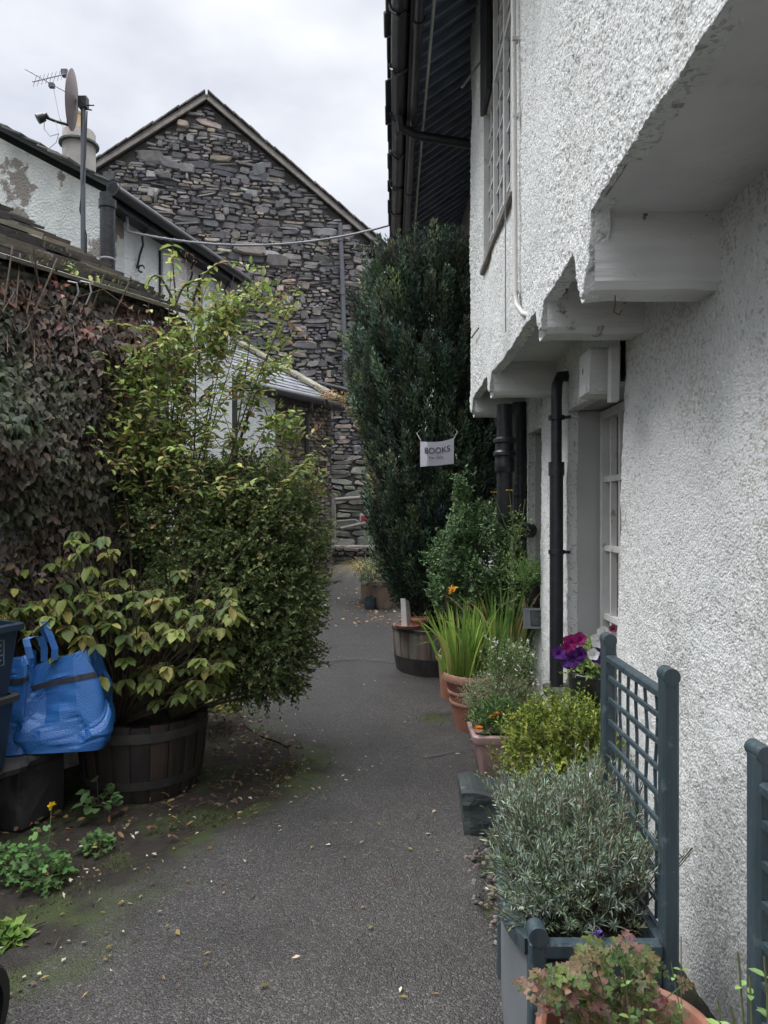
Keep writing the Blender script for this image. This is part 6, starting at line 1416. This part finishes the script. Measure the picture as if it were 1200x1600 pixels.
# ---- slab bench, bins and bags
def bench():
    a0, a1 = Vector((-1.98, 2.55, 0)), Vector((-1.60, 3.70, 0)); dr = (a1-a0).normalized(); nb = Vector((-dr.y, dr.x, 0)); L_ = (a1-a0).length; zt = .345
    t = thing('stone_bench', (a0+a1)/2, 'rough dark slab bench on stone supports at the left edge', 'bench')
    mb = MB(); n = 26; vs = []
    for i in range(n+1):
        s = L_*i/n; e = .018*math.sin(i*1.9)+.012*math.sin(i*.8); 
        for (w_, z) in ((-e, zt-.045), (-e-.008, zt-.02), (-e+.01, zt), (.2, zt+.004), (.44, zt), (.44, zt-.05)): vs.append(a0+dr*s+nb*w_+ZZ*(z+.004*math.sin(i*2.3)))
    mb.add(vs, [(i*6+j, i*6+(j+1) % 6, (i+1)*6+(j+1) % 6, (i+1)*6+j) for i in range(n) for j in range(6)]+[tuple(range(5, -1, -1)), tuple(n*6+j for j in range(6))]); mb.build('slab', 'benchstone', t)
    for s0, s1 in ((L_-.36, L_-.06), (.1, .4)):
        mb = MB(); mb.bevbox(a0+dr*((s0+s1)/2)+nb*.22+ZZ*(zt/2-.03), (s1-s0, .36, zt-.045), .02, (dr, nb, ZZ), jit=.01); mb.build('support', 'benchstone', t)
    mb = MB(); q = a0+dr*(L_-.58)-nb*.03+ZZ*(zt-.03); mb.tube([q, q+Vector((.0, -.01, -.08)), q+Vector((.012, 0, -.15)), q+Vector((.035, 0, -.22))], .004, n=5, cap=False); mb.build('string', 'conduit', t)
    return dr, nb
dr_, nb_ = bench()
def crate(c, w0, d0, w1, d1, h, label, lip=True):
    """tapered open box, long side along the bench"""
    t = thing('recycling_box', c, label, 'box', 'stacked recycling boxes'); A_, B_ = dr_, nb_
    def ring(w, d, z, r=.025):
        out = []
        for sx1, sy1, a0 in ((1, -1, -90), (1, 1, 0), (-1, 1, 90), (-1, -1, 180)):
            for k in range(4):
                a = math.radians(a0+30*k); out.append(c+A_*(sx1*(w/2-r)+math.cos(a)*r)+B_*(sy1*(d/2-r)+math.sin(a)*r)+ZZ*z)
        return out
    def loft(rs, nm, m, par):
        mb = MB(); n = len(rs[0]); mb.add([p for r in rs for p in r], [(i*n+k, i*n+(k+1) % n, (i+1)*n+(k+1) % n, (i+1)*n+k) for i in range(len(rs)-1) for k in range(n)]+[tuple(range(n-1, -1, -1))]); return mb.build(nm, m, par, smooth=True)
    b = loft([ring(w0, d0, 0), ring(w1, d1, h-.03), ring(w1-.01, d1-.01, h-.03), ring(w0-.01, d0-.01, .01)], 'body', 'binplastic', t)
    loft([ring(w1+.002, d1+.002, h-.032), ring(w1+.035, d1+.035, h-.032), ring(w1+.035, d1+.035, h-.006), ring(w1+.02, d1+.02, h), ring(w1-.012, d1-.012, h), ring(w1-.012, d1-.012, h-.03)], 'rim', 'bin_lip' if not lip else 'binplastic', b)
    return t
zc = .35; cB = Vector((-1.845, 3.17, zc)); cB = Vector((-1.77, 3.02, zc))+nb_*.20
t1 = crate(cB, .46, .30, .52, .35, .325, 'lower dark blue recycling box standing on the slab bench', lip=False)
t2 = crate(cB+ZZ*.322, .48, .32, .55, .37, .325, 'upper dark blue recycling box with faint printed panel, stacked on another')
# faint printed panel on the upper box, the words are too worn to read
def panel():
    mb = MB(); f = cB-nb_*.182+ZZ*.43; 
    x0 = .12
    mb.box(f+dr_*x0+ZZ*.15, (.13, .002, .003), (dr_, nb_, ZZ)); mb.box(f+dr_*x0+ZZ*.04, (.13, .002, .003), (dr_, nb_, ZZ)); mb.box(f+dr_*(x0+.064)+ZZ*.095, (.003, .0025, .106), (dr_, nb_, ZZ)); mb.box(f+dr_*(x0-.064)+ZZ*.095, (.003, .0025, .106), (dr_, nb_, ZZ))
    for r in range(4):
        s = -.052
        while s < .045:
            w = R(.006, .016); mb.box(f+dr_*(x0+s+w/2)+ZZ*(.062+.022*r), (w, .002, .006 if r < 3 else .011), (dr_, nb_, ZZ)); s += w+.005
    mb.build('printed_panel', 'mark', t2)
panel()
def bag(c, A_, B_, w, d, h, label, seed=1, lean=(0, 0), hand=(), skew=0):
    """slack woven bag: squarish foot, walls broken into flat facets by creases, mouth pressed flat"""
    t = thing('tote_bag', c, label, 'bag', 'blue woven plastic bags'); n, m = 120, 60; rs = random.Random(seed)
    sites = [(rs.uniform(-.6, .6), rs.uniform(-.6, .6), rs.uniform(-.1, 1.1), rs.uniform(-.028, .034), rs.uniform(-.5, .5), rs.uniform(-.5, .5), rs.uniform(-.5, .5)) for _ in range(34)]
    S_ = np.array(sites); vs = []
    for j in range(m+1):
        v = j/m; kd = 1.0-.70*v**1.2; kw = 1+.10*math.sin(math.pi*min(1, v*1.25))-.12*v*v
        for i in range(n):
            a = 2*math.pi*i/n; ca, sa = math.cos(a), math.sin(a); e = .32
            x = math.copysign(abs(ca)**e, ca)*.5; y = math.copysign(abs(sa)**e, sa)*.5
            q = np.array([x*1.2, y*1.2, v*1.2]); dd = ((S_[:, :3]-q)**2).sum(1); o = np.argsort(dd)[:2]
            def hh(k): r = S_[k]; return r[3]+.10*(r[4]*(q[0]-r[0])+r[5]*(q[1]-r[1])+r[6]*(q[2]-r[2]))
            g = hh(o[0]); e2 = math.sqrt(dd[o[1]])-math.sqrt(dd[o[0]]); g = g+(hh(o[1])-g)*max(0, .5-e2*5)
            g -= .006*math.exp(-(e2/.02)**2)
            fade = min(1, v*6)*(1-.3*v); nx_, ny_ = (x/.5), (y/.5)
            vs.append(c+A_*(x*w*kw+nx_*g*fade+lean[0]*v)+B_*(y*d*kd+ny_*g*fade+lean[1]*v)+ZZ*(h*v+skew*x*v+(.03*math.sin(a+seed)*v*v)))
    fs = [(j*n+i, j*n+(i+1) % n, (j+1)*n+(i+1) % n, (j+1)*n+i) for j in range(m) for i in range(n)]+[tuple(range(n-1, -1, -1))]
    link('body', vs, fs, 'bag', t, smooth=False)
    j0, j1 = int(m*.74), int(m*.79); bv = []; ii = list(range(int(n*.55), int(n*.95)))
    for j in (j0, j1):
        for i in ii:
            p = Vector(vs[j*n+i]); o = p-(c+A_*(lean[0]*j/m)+B_*(lean[1]*j/m)); o.z = 0; bv.append(p-B_*.006+o.normalized()*.002)
    L_ = len(ii); link('band', bv, [(i, i+1, L_+i+1, L_+i) for i in range(L_-1)], 'bagband', t)
    for pts in hand:
        mb = MB(); q = [Vector(p) for p in pts]; sd_ = Vector((.92, .38, 0)); th = Vector((0, .003, 0)); V = []
        for p in q: V += [p-sd_*.015, p+sd_*.015, p+sd_*.015+th, p-sd_*.015+th]
        mb.add(V, [(i*4+k, i*4+(k+1) % 4, i*4+4+(k+1) % 4, i*4+4+k) for i in range(len(q)-1) for k in range(4)]); mb.build('handle', 'bag', t)
Yb = 3.5
bag(Vector((-1.60, 3.56, .352)), Vector((1, .18, 0)).normalized(), Vector((-.18, 1, 0)).normalized(), .37, .26, .40, 'wide slumped blue plastic bag beside the dark barrel on the bench', seed=3, lean=(-.05, .04), skew=.10,
    hand=[[at(82, 1032, Yb), at(83, 1015, Yb), at(76, 995, Yb), at(66, 972, Yb), at(63, 975, Yb+.03), at(70, 1005, Yb+.06)]])
bag(Vector((-1.845, 3.48, .352)), Vector((1, .25, 0)).normalized(), Vector((-.25, 1, 0)).normalized(), .17, .20, .44, 'narrow upright blue plastic bag squeezed between the boxes and the wider bag', seed=8, lean=(.02, .02), skew=0, hand=[[at(44, 1030, 3.35), at(40, 1012, 3.35), at(37, 1000, 3.36), at(46, 996, 3.38), at(60, 998, 3.4), at(66, 1014, 3.42), at(66, 1035, 3.43)]])

# ---- weeds by the path
gc = [(.05, .11, .03), (.075, .15, .045), (.035, .075, .022)]
def clump(name, label, cat, c, r, n, L, kind, cols, hgt=.1, flower=None):
    c = Vector(c); t = thing(name, c, label, cat); acc = Leaves(); a = rng.uniform(0, 6.28, n); rr = r*rng.random(n)**.6
    p = np.array(c)+np.stack([np.cos(a)*rr, np.sin(a)*rr, rng.uniform(.01, hgt, n)*(1.15-rr/r)], 1)
    acc.add(p, np.stack([np.cos(a), np.sin(a), rng.uniform(-.3, .5, n)], 1)+rng.normal(0, .3, (n, 3)), rng.normal(0, .35, (n, 3))+np.array([0, -.2, 1.]), rng.uniform(.6, 1.1, n)*L, rng.uniform(.55, 1.0, n)*L*.9, palette(n, cols), .25, .15, kind); acc.build('leaves', t)
    mb = MB(); twigs(mb, np.tile(np.array(c), (n//3, 1)), p[:n//3]-np.array(c), np.linalg.norm(p[:n//3]-np.array(c), axis=1), r=.0013); mb.build('stems', 'greenstem', t)
    if flower: 
        fl = Leaves(); k = 14; q = np.array(flower); fl.add(np.tile(q, (k, 1)), rng.normal(0, .7, (k, 3))+[0, -.3, .5], rng.normal(0, 1, (k, 3)), .02, .014, palette(k, [(.85, .65, .04)], jit=.05)); fl.build('flower', t, 'petal'); mb = MB(); mb.tube([c, (c+Vector(flower))/2+Vector((.01, 0, .02)), flower], .0015, n=5); mb.build('flower_stalk', 'greenstem', t)
clump('buttercup_clump', 'fresh green lobed weeds with one yellow flower at the left edge', 'weed', at(62, 1378, 2.93), .105, 120, .045, 'trefoil', gc, .20, flower=at(78, 1262, 3.0))
clump('weed_clump', 'pale green weeds at the extreme left below the bench', 'weed', at(8, 1365, 3.0), .12, 100, .045, 'trefoil', gc, .12)
clump('weed_clump', 'small rosette of green leaves on the bare earth between bench and lane', 'weed', at(150, 1325, 3.22), .07, 70, .035, 'trefoil', gc, .07)
clump('ivy_clump', 'few heart shaped leaves at the foot of the dark barrel', 'weed', at(152, 1262, 3.55), .085, 34, .06, 'oval', [(.05, .09, .035), (.07, .12, .045)], .20)
clump('grass_tuft', 'tuft of short grass at the bottom left beside the lane', 'grass', at(6, 1470, 2.5), .05, 90, .05, 'dia', [(.06, .11, .02), (.09, .14, .03)], .05)
clump('yellow_weed_clump', 'yellowish leafy growth low behind the dark barrel', 'weed', at(335, 1115, 5.0), .16, 130, .05, 'oval', [(.13, .15, .03), (.09, .12, .03), (.2, .19, .05)], .16)
# twigs lying about
mb = MB()
for k in range(26):
    Y = R(2.3, 5); X = float(lin(Y, XL))+R(-.45, .2); a = R(0, 3.14); l = R(.04, .13); z = gzf(Y)+.03
    mb.tube([(X, Y, z), (X+math.cos(a)*l/2, Y+math.sin(a)*l/2, z+.006), (X+math.cos(a)*l, Y+math.sin(a)*l, z)], R(.0012, .003), n=4)
tag(mb.build('fallen_twigs', 'stem'), 'thin dead twigs scattered on the earth beside the lane', 'twigs', kind='stuff')
# tyre at the very edge
c = Vector((-1.135, 1.93, .135)); mb = MB(); t = thing('tyre', c, 'black ribbed tyre just entering the frame at the bottom left', 'tyre')
mb.lathe(c-Vector((.045, 0, 0)), [(.085, 0), (.12, .0), (.132, .012), (.135, .045), (.132, .078), (.12, .09), (.085, .09)], n=40, axis=(1, 0, 0), cap_bottom=False); mb.build('tread', 'rubber', t, smooth=True)
mb = MB(); mb.lathe(c-Vector((.035, 0, 0)), [(0, 0), (.086, .005), (.086, .065), (0, .07)], n=30, axis=(1, 0, 0), cap_bottom=False); mb.build('hub', 'blackplastic', t, smooth=True)
